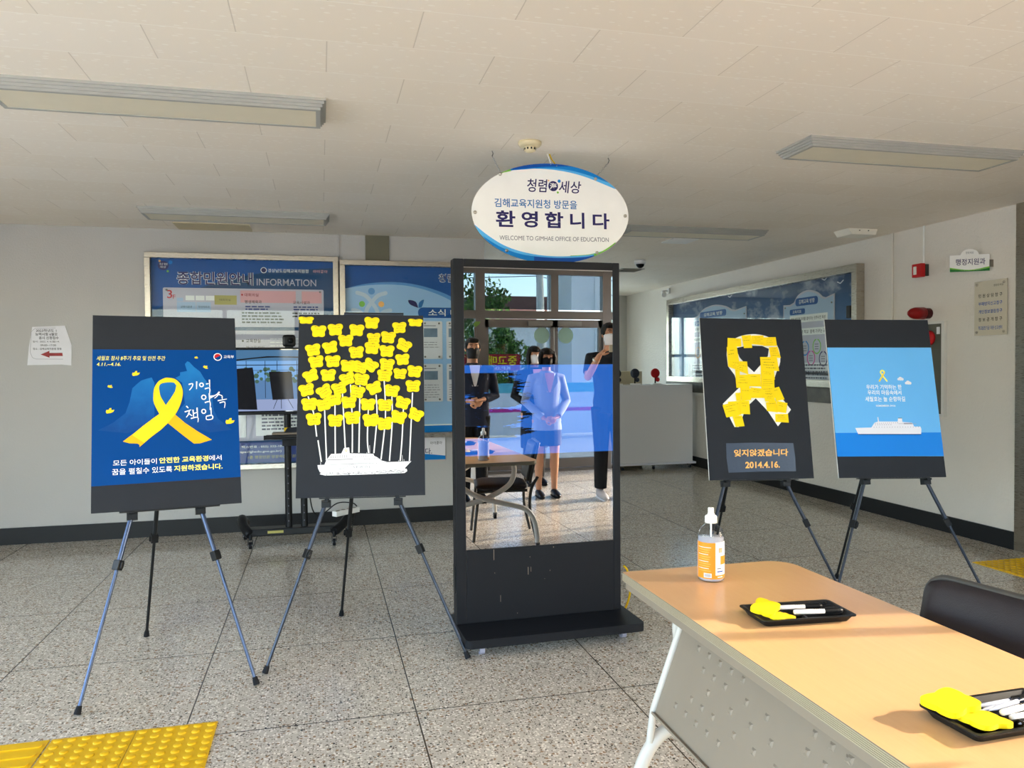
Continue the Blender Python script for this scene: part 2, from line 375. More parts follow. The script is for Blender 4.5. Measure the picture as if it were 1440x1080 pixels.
def rrect(x0, y0, x1, y1, rr, n=5):
    P = []
    for cx, cy, a in ((x1-rr, y1-rr, 0), (x0+rr, y1-rr, 90), (x0+rr, y0+rr, 180), (x1-rr, y0+rr, 270)):
        for i in range(n+1):
            t = R(a+90*i/n); P.append((cx+rr*math.cos(t), cy+rr*math.sin(t)))
    return P
def bez(pts, n=8):
    """Catmull-Rom through points"""
    out = []; P = [Vector(p) for p in pts]
    for i in range(len(P)-1):
        a, b, c, d = P[max(0, i-1)], P[i], P[i+1], P[min(len(P)-1, i+2)]
        for k in range(n):
            t = k/n; out.append(tuple(.5*((2*b)+(c-a)*t+(2*a-5*b+4*c-d)*t*t+(3*b-a-3*c+d)*t**3)))
    out.append(tuple(P[-1])); return out

# ------------------------------------------------------------------ room shell
XL, XR, YF, YB, YH, CZ = -4.5, 5.08, -1.75, 7.07, 12.35, 2.6
struct(MB().box(XL-.2, XR+2.2, YF-.1, YH+.2, -.12, 0, M['floor']).build('floor'))
struct(MB().box(XL-.2, XR+.2, YF-.25, YH+.2, CZ, CZ+.15, M['ceiling']).box(XR+.2, XR+2.2, 1.25, 6.2, CZ, CZ+.15, M['ceiling']).build('ceiling'))
struct(MB().box(XL, 1.495, YB, YB+.2, 0, CZ, M['wall']).build('wall_back'))
struct(MB().box(1.295, 1.495, YB+.2, YH, 0, CZ, M['wall']).build('wall_hall_side'))
w = MB(); w.box(1.295, 1.75, YH, YH+.2, 0, CZ, M['wall']); w.box(4.15, XR+.2, YH, YH+.2, 0, CZ, M['wall'])
w.box(1.75, 4.15, YH, YH+.2, 0, .72, M['wall']); w.box(1.75, 4.15, YH, YH+.2, 2.3, CZ, M['wall']); struct(w.build('wall_hall_end'))
w = MB(); w.box(XR, XR+.2, 4.73, YH, 0, CZ, M['wallr']); w.box(XR, XR+.2, 1.285, 2.9, 0, CZ, M['wallr']); struct(w.build('wall_right'))
w = MB(); w.box(XL-.2, XL, 4.1, YB+.2, 0, CZ, M['wall']); w.box(XL-.2, XL, YF, 4.1, 0, .35, M['wall']); w.box(XL-.2, XL, YF, 4.1, 2.5, CZ, M['wall']); w.box(XL-.2, XL, YF-.1, -1.4, .35, 2.5, M['wall'])
struct(w.build('wall_left'))
struct(MB().box(XL, 1.495, YB-.018, YB, 0, .135, M['base']).build('baseboard_back'))
struct(MB().box(XR-.018, XR, 4.73, YH, 0, .135, M['base']).build('baseboard_right'))
struct(MB().box(1.495, 1.513, YB, YH, 0, .135, M['base']).build('baseboard_hall_side'))
struct(MB().box(1.513, XR-.018, YH-.018, YH, 0, .135, M['base']).build('baseboard_hall_end'))
struct(MB().box(.406, .617, YB-.015, YB, 2.33, CZ, M['olive']).build('trim_1'))
struct(MB().box(.165, .178, YB-.012, YB, 2.36, CZ, M['wall']).build('trim_2'))
struct(MB().box(-1.14, -.55, 6.72, 7.04, CZ-.006, CZ, M['cream']).build('trim_3'))
# wall pipes / conduit on the right wall
struct(MB().tube([(XR-.011, 6.03, 1.3), (XR-.011, 6.03, CZ)], .011, M['wallr'], 8).build('trim_4'))
struct(MB().tube([(XR-.008, 5.654, 2.27), (XR-.008, 5.654, CZ)], .008, M['white'], 8).build('trim_5'))
# glazing -------------------------------------------------------
def glazing(name, axis, pos, spans, z0, z1, mull, fr=.06, depth=.1, transoms=(), frame_m=None, glass_m=None, skip=None, dimmed=()):
    """spans = list of edge coordinates (mullion centres) along the wall"""
    fm = frame_m or M['bronze']; b = MB(); g = MB(); g2 = MB()
    def bx(a0, a1, d0, d1, zz0, zz1, B, m):
        if axis == 'x': B.box(a0, a1, d0, d1, zz0, zz1, m)
        else: B.box(d0, d1, a0, a1, zz0, zz1, m)
    for i, c in enumerate(spans):
        wd = mull[i] if isinstance(mull, (list, tuple)) else mull
        bx(c-wd/2, c+wd/2, pos-depth/2, pos+depth/2, z0, z1, b, fm)
    for i in range(len(spans)-1):
        a0 = spans[i]+.03; a1 = spans[i+1]-.03
        for t0, t1 in [(z1-fr, z1)]+([(z0, z0+fr)] if not (skip and i in skip) else [])+list(transoms): bx(a0, a1, pos-depth*.45, pos+depth*.45, t0, t1, b, fm)
        gz = z0 if not (skip and i in skip) else transoms[0][1]
        G = g2 if i in dimmed else g
        bx(a0, a1, pos-.004, pos+.004, gz+.02, z1-.02, G, M['glass_dimming'] if i in dimmed else (glass_m or M['glass']))
    o = struct(b.build(name)); g.build('glass', o)
    if g2.v: g2.build('sky_dimming_glass', o)
    return o
fx = [-4.44, -3.1, -1.77, -.44, .89, 2.23, 3.95, 5.02]
glazing('window_1', 'x', YF, fx, 0, CZ, [.12, .07, .07, .07, .07, .12, .12, .12], transoms=[(1.97, 2.07)], skip=(5,), dimmed=(4, 5, 6))
struct(MB().box(2.29, 3.89, YF-.08, YF+.08, 0, .035, M['bronze']).build('trim_6'))
glazing('window_2', 'y', XR+.05, [1.25, 1.072, .33, -.42, -1.17, -1.70], 0, CZ, [.07, .045, .08, .07, .07, .1])
glazing('window_3', 'y', XL-.1, [4.06, 2.7, 1.35, 0, -1.36], .35, 2.5, .07, transoms=[(1.85, 1.9)])
glazing('window_4', 'x', YH+.1, [1.78, 2.08, 2.38, 2.68, 2.98, 3.28, 3.58, 3.88, 4.12], .72, 2.3, .045, transoms=[(1.55, 1.6)], frame_m=M['white'], glass_m=m_glass('cyan_glass', (.84, .92, .94)))
struct(MB().box(3.17, 3.27, YF-.05, YF+.05, 2.07, 2.54, M['bronze']).build('trim_7'))
def leaf(nm, x0, x1, hinge):
    b = MB(); y0, y1 = YF-.025, YF+.025
    b.box(x0, x0+.045, y0, y1, .04, 1.96, M['bronze']); b.box(x1-.045, x1, y0, y1, .04, 1.96, M['bronze'])
    b.box(x0, x1, y0, y1, .04, .16, M['bronze']); b.box(x0, x1, y0, y1, 1.86, 1.96, M['bronze'])
    d = struct(b.build(nm)); MB().box(x0+.03, x1-.03, YF-.004, YF+.004, .15, 1.87, M['glass_dimming']).build('glass', d)
    hxp = x1-.09 if hinge < 0 else x0+.09
    MB().tube([(hxp, YF+.035, .8), (hxp, YF+.07, .8), (hxp, YF+.07, 1.25), (hxp, YF+.035, 1.25)], .014, M['steel'], 8).build('door_handle', d)
    cx = x1-.16 if hinge < 0 else x0+.16
    s = MB(); s.disc(cx, 1.76, .105, YF+.006, M['sticker'], T=None)
    s.v = [(x, z, y) for x, y, z in s.v]; s.build('round_sticker', d)
    MB().box(cx-.2, cx+.2, YF+.026, YF+.07, 1.88, 1.94, M['steel_dark']).build('door_closer', d)
leaf('door_1', 2.295, 3.215, -1); leaf('door_2', 3.225, 3.885, 1)
# office glass door in the right wall
b = MB(); b.box(XR-.02, XR+.14, 4.62, 4.73, 0, CZ, M['steel']); b.box(XR-.02, XR+.14, 2.9, 3.0, 0, CZ, M['steel']); b.box(XR, XR+.12, 3.0, 4.62, 2.1, 2.2, M['steel']); b.box(XR, XR+.12, 3.0, 4.62, 2.5, CZ, M['steel'])
struct(b.build('trim_8'))
b = MB(); b.box(XR+.04, XR+.08, 3.02, 3.1, .02, 2.08, M['steel']); b.box(XR+.04, XR+.08, 4.52, 4.6, .02, 2.08, M['steel']); b.box(XR+.04, XR+.08, 3.1, 4.52, .02, .14, M['steel']); b.box(XR+.04, XR+.08, 3.1, 4.52, 2.0, 2.08, M['steel'])
d = struct(b.build('door_3')); MB().box(XR+.055, XR+.065, 3.08, 4.54, .12, 2.02, M['glass_green']).build('glass', d)
MB().box(XR+.055, XR+.065, 3.0, 4.62, 2.2, 2.5, M['glass_green']).build('upper_glass', d)
MB().tube([(XR+.04, 3.2, .85), (XR-.02, 3.2, .85), (XR-.02, 3.2, 1.3), (XR+.04, 3.2, 1.3)], .014, M['steel'], 8).build('door_handle', d)
w = MB(); w.box(XR+2.0, XR+2.1, 1.25, 6.2, 0, CZ, M['olive']); w.box(XR+.2, XR+2.0, 6.1, 6.2, 0, CZ, M['wall']); w.box(XR+.2, XR+2.0, 1.25, 1.35, 0, CZ, M['wall']); struct(w.build('wall_office'))

# ------------------------------------------------------------------ outside
struct(MB().box(-40, 60, -60, YF-.1, -.14, -.02, M['concrete']).box(XR+2.1, 60, YF-.1, 30, -.14, -.02, M['concrete']).box(XR+.2, XR+2.1, YF-.1, 1.2, -.14, -.02, M['concrete']).box(-40, XL-.2, YF-.1, 30, -.14, -.02, M['concrete']).box(XL-.2, XR+2.1, YH+.2, 30, -.14, -.02, M['concrete']).build('ground_outside'))
def tree(label, x, y, h0, h1, rad, n, m, seed, cards=.22, group=None):
    q = random.Random(seed)
    t = empty('pine_tree' if group is None else 'shrub', label, 'tree' if group is None else 'shrub', (x, y, -.02), group=group)
    MB().tube([(0, 0, 0), (.08, .05, h0), (-.05, 0, h1*.8)], [.16, .12, .05], M['bark'], 8).build('trunk', t)
    b = MB(); cl = [(q.uniform(-rad, rad)*.75, q.uniform(-rad, rad)*.75, q.uniform(h0, h1), q.uniform(.3, .55)*rad) for _ in range(16)]
    for _ in range(n):
        c = q.choice(cl); d = Vector((q.gauss(0, 1), q.gauss(0, 1), q.gauss(0, .6))); d = d.normalized()*c[3]*q.uniform(.5, 1)
        p = Vector(c[:3])+d; e = Euler((q.uniform(0, 6), q.uniform(0, 6), q.uniform(0, 6))).to_matrix(); k = cards*q.uniform(.5, 1.1)
        b.add([p+e@Vector((-k/2, -k*.2, 0)), p+e@Vector((k/2, -k*.2, 0)), p+e@Vector((k*.35, k*.3, .02)), p+e@Vector((-k*.3, k*.25, -.02))], [(0, 1, 2, 3)], m[q.random() < .35])
    b.build('foliage', t); return t
tree('tall dark pine tree outside the glass entrance doors', 4.45, -13.0, 2.5, 7.5, 2.1, 11000, (M['leaf'], M['leaf2']), 3, .15)
for i, (x, lb) in enumerate(((4.7, 'green shrub behind the red signboard, nearest the pine'), (7.3, 'green shrub across the street, in the middle of the row'), (9.9, 'green shrub behind the red signboard, nearest the utility pole'))):
    tree(lb, x, -17.5, .4, 2.7, 1.0, 3200, (M['leaf2'], M['leaf']), 11+i, .15, group='shrubs across the street')
t = empty('utility_pole', 'grey concrete utility pole with wires outside the entrance', 'utility pole', (9.3, -20, -.02))
MB().tube([(0, 0, 0), (-.1, 0, 8.5)], [.17, .12], M['concrete'], 12).build('pole', t)
MB().box(-.7, .6, -.05, .05, 6.6, 6.7, M['steel_dark']).build('cross_arm', t)
for z in (4.6, 5.2, 6.65): MB().tube([(-.1, 0, z), (-8, 1, z-.5), (-18, 2, z)], .015, M['black'], 5).build('wire', t); MB().tube([(-.1, 0, z), (6, -3, z-.8), (14, -6, z-.4)], .015, M['black'], 5).build('wire', t)
t = empty('house', 'low house with a brown roof across the street', 'building', (9.8, -26, -.02))
MB().box(-2.2, 2.6, -3, 0, 0, 3.2, M['wallout']).build('house_wall', t)
MB().prism([(-2.7, 0), (3.1, 0), (2.2, 1.1), (-1.8, 1.1)], -.4, 3.4, M['roof'], T=rotM(((1, 0, 0), (0, 0, 1), (0, -1, 0)), (0, 0, 3.2))).build('roof', t)
t = empty('building', 'pale grey plastered building wing just outside the entrance', 'building', (7.95, -12.6, -.02))
MB().box(-.52, .50, -1.4, .6, 0, 6.5, M['wallout']).build('wing_wall', t)
MB().box(-.55, .53, -1.43, .63, 6.5, 6.7, M['steel_dark']).build('roof_edge', t)
MB().box(.15, .2, .6, .64, 0, 6.4, M['wallout']).build('down_pipe', t)
t = empty('signboard', 'red signboard with yellow letters across the street', 'sign', (5.6, -13.6, -.02))
MB().box(-.85, .85, -.04, .04, 1.15, 1.62, M['redsign']).build('sign_panel', t)
Tm = rotM(((-1, 0, 0), (0, 0, 1), (0, 1, 0)), (0, .042, 0))
Tm = rotM(((-1, 0, 0), (0, 0, 1), (0, 1, 0)), (0, .045, 0))
MB().text('중고매', -.75, 1.3, .1, 1.58, 0, M['p_yel'], .02, T=Tm).build('lettering', t); MB().text('KP.05', -.55, 1.18, .0, 1.27, 0, M['white'], .01, T=Tm).build('lettering', t)
for x in (-.7, .7): MB().cyl((x, 0, 0), (x, 0, 1.15), .04, M['steel_dark']).build('post', t)
t = empty('banner_fence', 'white banner fence with a cyan top strip and a pink stripe outside', 'fence', (5.6, -6.2, -.02))
b = MB(); b.box(-2.4, 2.4, -.02, .02, .05, .84, M['white']); b.box(-2.4, 2.4, -.022, .022, .84, 1.02, M['cyan']); b.box(-2.4, 2.4, -.024, .024, .48, .545, M['magenta']); b.build('banner', t)
for x in (-2.4, -.8, .8, 2.4): MB().cyl((x, -.05, 0), (x, -.05, 1.04), .025, M['steel_dark']).build('post', t)

# ------------------------------------------------------------------ ceiling things
def ceiling_light(x0, x1, y0, y1, label):
    t = empty('ceiling_light', label, 'ceiling light', ((x0+x1)/2, (y0+y1)/2, CZ), group='ceiling lights')
    hx_, hy = (x1-x0)/2, (y1-y0)/2; b = MB()
    for k, (i, z0, z1) in enumerate(((0, -.012, 0), (.008, -.024, -.012), (.016, -.036, -.024), (.024, -.048, -.036))):
        for bx in ((-hx_+i, hx_-i, -hy+i, -hy+i+.02), (-hx_+i, hx_-i, hy-i-.02, hy-i), (-hx_+i, -hx_+i+.02, -hy+i+.02, hy-i-.02), (hx_-i-.02, hx_-i, -hy+i+.02, hy-i-.02)):
            b.box(*bx, z0, z1, M['fixture'])
    b.build('frame', t)
    MB().box(-hx_+.04, hx_-.04, -hy+.04, hy-.04, -.046, -.002, M['diffuser']).build('diffuser', t)
ceiling_light(-1.335, .04, 3.51, 3.83, 'unlit ceiling light nearest the camera on the left')
ceiling_light(2.475, 3.84, 3.53, 3.85, 'unlit ceiling light on the right, above the two right easels')
ceiling_light(-1.275, .085, 6.10, 6.42, 'unlit ceiling light above the blue information board')
ceiling_light(2.53, 3.85, 6.10, 6.42, 'unlit ceiling light partly hidden behind the oval sign')
t = empty('smoke_detector', 'round cream smoke detector on the ceiling above the oval sign', 'smoke detector', (1.09, 3.97, CZ))
MB().lathe([(.001, 0), (.062, 0), (.062, -.012), (.055, -.022), (.03, -.026), (.001, -.026)], M['cream'], 28).build('base', t)
b = MB(); b.lathe([(.03, -.024), (.032, -.03), (.03, -.046), (.018, -.052), (.001, -.052)], M['cream'], 20)
for k in range(10):
    a = 2*math.pi*k/10; b.box(-.004, .004, .0302, .0325, -.042, -.032, M['black'], T=Matrix.Rotation(a, 4, 'Z'))
b.build('sensor_head', t)
t = empty('emergency_light', 'white wedge-shaped device on the ceiling by the right wall', 'ceiling device', (4.64, 5.98, CZ))
MB().prism([(-.15, 0), (.15, 0), (.13, -.05), (-.11, -.05)], -.1, .1, M['lamp_w'], T=rotM(((1, 0, 0), (0, 0, 1), (0, -1, 0)))).build('housing', t, bevel=.006)
MB().box(-.04, -.03, -.104, -.099, -.02, -.012, M['black']).build('indicator', t); MB().box(.05, .06, -.104, -.099, -.02, -.012, M['black']).build('indicator', t)
t = empty('dome_camera', 'small white dome camera hanging from the ceiling of the hall', 'security camera', (3.516, 8.15, CZ))
MB().lathe([(.001, 0), (.065, 0), (.065, -.02), (.058, -.045), (.001, -.045)], M['shell'], 24).build('housing', t)
MB().ball((0, 0, -.045), .048, M['darkglass'], rz=.045).build('dome', t)
t = empty('bullet_camera', 'white bullet camera on the right wall near the hall corner', 'security camera', (XR, 10.7, 2.5))
MB().box(-.02, 0, -.04, .04, -.02, .06, M['shell']).tube([(-.01, 0, .02), (-.07, 0, .02), (-.1, -.02, 0)], .014, M['shell'], 8).build('bracket', t)
MB().tube([(-.08, .03, .0), (-.14, -.13, -.05)], .035, M['shell'], 14).build('camera_body', t)
t = empty('ceiling_vent', 'pale square access panel on the ceiling beside the rear right light', 'ceiling panel', (3.33, 6.78, CZ))
MB().box(-.13, .13, -.13, .13, -.012, 0, M['white']).build('cover', t, bevel=.003)
t = empty('ceiling_vent', 'square slatted vent on the ceiling deep in the hall', 'ceiling vent', (3.73, 9.0, CZ))
b = MB(); b.box(-.15, .15, -.15, .15, -.006, 0, M['fixture'])
for k in range(5): b.box(-.12, .12, -.11+.05*k, -.09+.05*k, -.014, -.006, M['steel_dark'])
b.build('grille', t)
# oval hanging sign
sx, sz, sa, sb, sy = 1.258, 2.262, .4535, .275, 4.13
t = empty('hanging_sign', 'white oval welcome sign with blue edges hanging from the ceiling', 'sign', (sx, sy, sz))
EL = lambda a: (sa*math.cos(R(a)), sb*math.sin(R(a)))
RO = Matrix.Rotation(R(.9), 4, 'Y') if False else Matrix.Identity(4)
Ts = rotM(((1, 0, .012), (-.012, 0, 1), (0, -1, 0)))
b = MB(); b.prism([EL(a) for a in range(0, 360, 5)], -.012, 0, M['white'], T=Ts, side=M['steel']); b.build('panel', t)
L = lambda X, Z: (X-sx, Z-sz)
b = MB()
top = bez([L(.99, 2.482), L(1.10, 2.502), L(1.226, 2.506), L(1.35, 2.495), L(1.47, 2.468), L(1.63, 2.412)], 6)
arc = [EL(a) for a in range(33, 127, 4)]
b.flat(top+arc, .0006, M['lblue'], T=Ts)
top2 = bez([L(1.02, 2.49), L(1.226, 2.511), L(1.36, 2.505), L(1.48, 2.480), L(1.585, 2.447)], 6)
b.flat(top2+[EL(a) for a in range(42, 123, 4)], .0011, M['mblue'], T=Ts)
b.flat([EL(a) for a in range(74, 121, 4)]+bez([L(1.03, 2.494), L(1.2, 2.517), L(1.38, 2.527)], 5), .0016, M['dblue'], T=Ts)
b.flat([L(.955, 2.462), L(.985, 2.477), L(1.03, 2.488), EL(121), EL(124), EL(128)], .0020, M['green'], T=Ts)
bot = bez([L(.815, 2.195), L(.90, 2.13), L(1.0, 2.075), L(1.13, 2.04), L(1.28, 2.027), L(1.45, 2.037), L(1.55, 2.060)], 6)
b.flat(bot+[EL(a) for a in range(-50, -165, -4)], .0006, M['lblue'], T=Ts)
bot2 = bez([L(.862, 2.132), L(.97, 2.07), L(1.1, 2.032), L(1.28, 2.018), L(1.42, 2.018)], 6)
b.flat(bot2+[EL(a) for a in range(-62, -150, -4)], .0011, M['mblue'], T=Ts)
def band(up, z, m):
    lo = []
    for x, y in up: lo.append((x, -sb*math.sqrt(max(0, 1-(x/sa)**2))))
    n_ = len(up); b.add([(x, y, z) for x, y in up]+[(x, min(y, y2), z) for (x, y), (_, y2) in zip(lo, [(p[0], p[1]) for p in up])], [(i+n_, i+1+n_, i+1, i) for i in range(n_-1)], m, False, T=Ts)
band(bez([L(1.15, 2.024), L(1.28, 2.018), L(1.45, 2.026), L(1.545, 2.049)], 6), .0016, M['dblue'])
band(bez([L(1.50, 2.043), L(1.55, 2.060), L(1.60, 2.090), L(1.63, 2.112)], 6), .0021, M['green'])
b.ribbon(bez([L(1.36, 2.0305), L(1.45, 2.036), L(1.505, 2.044)], 5), .003, .0021, M['green'], T=Ts)
b.build('printed_edge', t)
b = MB(); N_ = M['navy']
def tx(s, X0, Z0, X1, Z1, m, bold=0.0, sh=0.0, z=.0007): b.text(s, X0-sx, Z0-sz, X1-sx, Z1-sz, z, m, bold, sh, T=Ts)
for s, X0, X1 in (('환', .938, 1.048), ('영', 1.083, 1.176), ('합', 1.217, 1.323), ('니', 1.363, 1.447), ('다', 1.496, 1.596)): tx(s, X0, 2.183, X1, 2.272, N_, .026)
b.build('lettering', t); b = MB(); tx('김해교육지원청 방문을', .932, 2.290, 1.405, 2.338, M['blue'], .012)
b.build('lettering', t); b = MB(); tx('WELCOME TO GIMHAE OFFICE OF EDUCATION', .957, 2.112, 1.590, 2.136, M['greytxt'])
b.build('lettering', t); b = MB(); tx('청렴', 1.118, 2.378, 1.235, 2.450, N_, .01, .12); tx('세상', 1.300, 2.378, 1.432, 2.446, N_, .01, .12)
b.disc(1.268-sx, 2.414-sz, .028, .0007, N_, T=Ts); tx('海', 1.248, 2.396, 1.288, 2.432, M['white'], .02, 0, .0012)
b.disc(1.303-sx, 2.443-sz, .009, .0008, M['mblue'], T=Ts); b.disc(1.294-sx, 2.380-sz, .006, .0008, M['green'], T=Ts); b.disc(1.242-sx, 2.444-sz, .004, .0008, M['orange'], T=Ts)
b.build('logo', t)
for X, Z in ((.968, 2.470), (1.517, 2.463), (.824, 2.258), (1.692, 2.261), (.996, 2.055), (1.519, 2.050)):
    MB().lathe([(.001, .006), (.008, .005), (.010, 0), (.010, -.014), (.001, -.014)], M['steel'], 14, T=Ts@Matrix.Translation((X-sx, Z-sz, .001))).build('screw', t)
for X, hxx, lb in ((.968, .93, 0), (1.517, 1.606, 1)):
    b = MB(); p0 = Vector((X-sx, .006, 2.478-sz)); p1 = Vector((hxx-sx, 4.17-sy, CZ-.03-sz)); n = 9
    for k in range(n):
        c = p0.lerp(p1, (k+.5)/n); d = (p1-p0).normalized(); sd = d.cross(Vector((0, 1, 0))).normalized()*(.004 if k % 2 else .0015)
        e = d*((p1-p0).length/n*.62); b.tube([c-e+sd*0, c+sd, c+e, c-sd, c-e], .0016, M['chrome'], 5)
    b.tube([p1, p1+Vector((.006, 0, .015)), p1+Vector((0, 0, .03))], .003, M['steel_dark'], 6); b.build('chain', t)
MB().tube([(0, .04, CZ-sz), (.01, .03, CZ-sz-.03), (.03, .0, .262)], .004, M['yellow_cord'], 6).tube([(-.012, .04, CZ-sz), (-.008, .02, CZ-sz-.03), (-.005, 0, .268)], .003, M['white'], 6).build('cable', t)

# ------------------------------------------------------------------ boards on the walls
def case_frame(t, x0, x1, z0, z1, T, fw=.045, d=.065, m=None):
    m = m or M['steel']; b = MB()
    b.box(x0, x1, z1-fw, z1, 0, d, m, T=T); b.box(x0, x1, z0, z0+fw, 0, d, m, T=T); b.box(x0, x0+fw, z0+fw, z1-fw, 0, d, m, T=T); b.box(x1-fw, x1, z0+fw, z1-fw, 0, d, m, T=T)
    b.build('frame', t, bevel=.003)
def pins(b, x0, y0, x1, y1, z, T):
    for x, y in ((x0, y0), (x1, y0), (x0, y1), (x1, y1)): b.lathe([(.009, 0), (.009, .008), (.001, .009)], M['steel_dark'], 10, T=T@Matrix.Translation((x, y, z)))
# left information board (local x,y = world X,Z)
T = BACK(0, 0, YB)
t = empty('information_board', 'dark blue framed information board behind the left easels', 'notice board', (0, 0, 0))
T = BACK(0, 0, YB-.003)
case_frame(t, -1.412, .165, .545, 2.395, T)
b = MB(); b.rect(-1.39, .565, .145, 2.372, .012, M['info_blue'], T=T)
b.flat(bez([(-1.37, 1.9), (-1.0, 2.1), (-.5, 2.24), (.12, 2.3)], 6)+[(.12, 2.35), (-1.37, 2.35)], .0125, M['info_dark'], T=T)
for bo, mm, z in ((.040, M['white'], .0130), (.014, M['navy'], .0136)): b.text('종합민원안내', -1.165-(.004 if bo > .03 else 0), 2.132, -.556+(.004 if bo > .03 else 0), 2.246, z, mm, bo, T=T)
b.text('INFORMATION', -.524, 2.135, -.025, 2.194, .013, M['info_panel'], .002, T=T)
b.disc(-1.273, 2.29, .043, .013, M['navy'], .038, T=T); b.text('청렴', -1.305, 2.293, -1.24, 2.312, .0135, M['white'], .0, T=T); b.text('세상', -1.30, 2.268, -1.25, 2.288, .0135, M['white'], .0, T=T)
b.disc(-1.215, 2.318, .016, .013, M['mblue'], T=T); b.disc(-1.30, 2.328, .009, .013, M['orange'], T=T); b.disc(-1.238, 2.243, .009, .013, M['green'], T=T)
b.disc(-.465, 2.268, .026, .013, M['white'], T=T); b.disc(-.465, 2.268, .020, .0134, M['navy'], T=T)
b.text('경상남도김해교육지원청', -.43, 2.25, -.09, 2.283, .013, M['white'], .008, T=T); b.text('아이좋아', -.05, 2.252, .075, 2.280, .013, M['pink'], .02, .1, T=T)
b.build('poster', t)
def acrylic(nm, x0, y0, x1, y1, draw, T, parent, z=.016, m=None):
    b = MB(); b.prism(rrect(x0, y0, x1, y1, .012, 3), z, z+.004, m or M['info_panel'], T=T); pins(b, x0+.03, y0+.02, x1-.03, y1-.02, z+.004, T); draw(b, z+.0046); return b.build(nm, parent)
def lines(b, x0, y, x1, n, dy, h, z, m, T, q):
    for k in range(n):
        x = x0; e = x1-q.uniform(0, .25)*(x1-x0)
        while x < e:
            w_ = q.uniform(.012, .04)*1.3; b.rect(x, y-k*dy, min(e, x+w_), y-k*dy+h, z, m, T=T); x += w_+.008
def d1(b, z):
    b.text('3', -1.245, 2.015, -1.205, 2.085, z, M['red'], .01, T=T); b.text('F', -1.20, 2.012, -1.18, 2.045, z, M['red'], .01, T=T)
    b.rect(-1.17, 1.90, -1.02, 1.985, z, M['softblue'], T=T); b.rect(-1.015, 1.90, -.9, 1.985, z, M['softblue'], T=T); b.text('교육시설과', -1.14, 1.935, -1.05, 1.955, z+.0005, M['inkdark'], 0, T=T); b.text('평생체육과', -1.0, 1.935, -.91, 1.955, z+.0005, M['greytxt'], 0, T=T)
    b.rect(-1.17, 1.99, -1.12, 2.02, z, M['softblue'], T=T); b.rect(-.87, 1.965, -.69, 2.045, z, M['khaki'], T=T); b.text('대회의실', -.83, 1.998, -.74, 2.016, z+.0005, M['inkdark'], 0, T=T)
    for x in (-1.1, -1.02, -.94): b.rect(x, 2.0, x+.07, 2.04, z, M['white'], T=T)
    b.rect(-.66, 1.985, -.2, 2.09, z, M['pink'], T=T); b.rect(-.15, 1.985, .02, 2.09, z, M['pink'], T=T)
    b.disc(-.645, 2.052, .008, z+.0005, M['red'], T=T); b.text('대회의실', -.625, 2.038, -.51, 2.066, z+.0008, M['dred'], .01, T=T)
    b.text('평생체육과', -.625, 1.978, -.485, 2.006, z+.0008, M['inkdark'], .01, T=T); b.text('교육시설과', -.225, 1.976, -.08, 2.004, z+.0008, M['maroon'], .01, T=T)
    q = random.Random(5); lines(b, -.62, 1.945, -.38, 2, .022, .012, z, M['info_purple'], T, q); lines(b, -.22, 1.945, 0, 2, .022, .012, z, M['info_purple'], T, q)
    lines(b, -.65, 1.89, -.27, 4, .027, .013, z, M['inkdark'], T, q); lines(b, -.23, 1.89, 0, 2, .027, .013, z, M['inkdark'], T, q)
acrylic('upper_plate', -1.278, 1.775, .037, 2.105, d1, T, t)
def d2(b, z):
    b.disc(-.645, 1.655, .009, z, M['inkdark'], T=T); b.text('교육장실', -.62, 1.64, -.5, 1.672, z, M['inkdark'], .008, T=T)
    b.text('부교육장실', -.62, 1.585, -.47, 1.61, z, M['inkdark'], .004, T=T); q = random.Random(9); lines(b, -.42, 1.67, 0, 4, .03, .006, z, M['white'], T, q)
    for x in (-1.1, -.8): b.rect(x, 1.3, x+.22, 1.5, z, M['softblue'], T=T)
    lines(b, -.6, 1.5, -.05, 9, .032, .013, z, M['greytxt'], T, q)
acrylic('middle_plate', -1.278, 1.12, .037, 1.745, d2, T, t)
def d3(b, z):
    q = random.Random(4)
    for x in (-1.2, -1.0, -.78): b.prism(rrect(x, .82, x+.15, 1.06, .01, 2), z, z+.006, M['white'], T=T)
    b.rect(-.55, .83, -.05, 1.06, z, M['white'], T=T); lines(b, -.5, 1.03, -.1, 6, .03, .014, z+.0005, M['greytxt'], T, q)
acrylic('lower_plate', -1.278, .79, .037, 1.09, d3, T, t)
def d4(b, z):
    b.text('팩스번호 : 055) 322-1010', -.67, .722, -.30, .748, z, M['white'], .004, T=T); b.text('홈페이지 (https://ghedu.gne.go.kr)', -.88, .680, -.34, .708, z, M['white'], .004, T=T)
    b.text('1층 행정민원 방문하는 민원인을 환영합니다', -.62, .632, 0.02, .660, z, M['khaki'], .006, .1, T=T)
acrylic('contact_strip', -1.36, .60, .115, .775, d4, T, t, m=M['info_purple'])
MB().box(-1.37, .125, .588, 2.352, .05, .054, M['board_glass'], T=T).build('glass_pane', t)
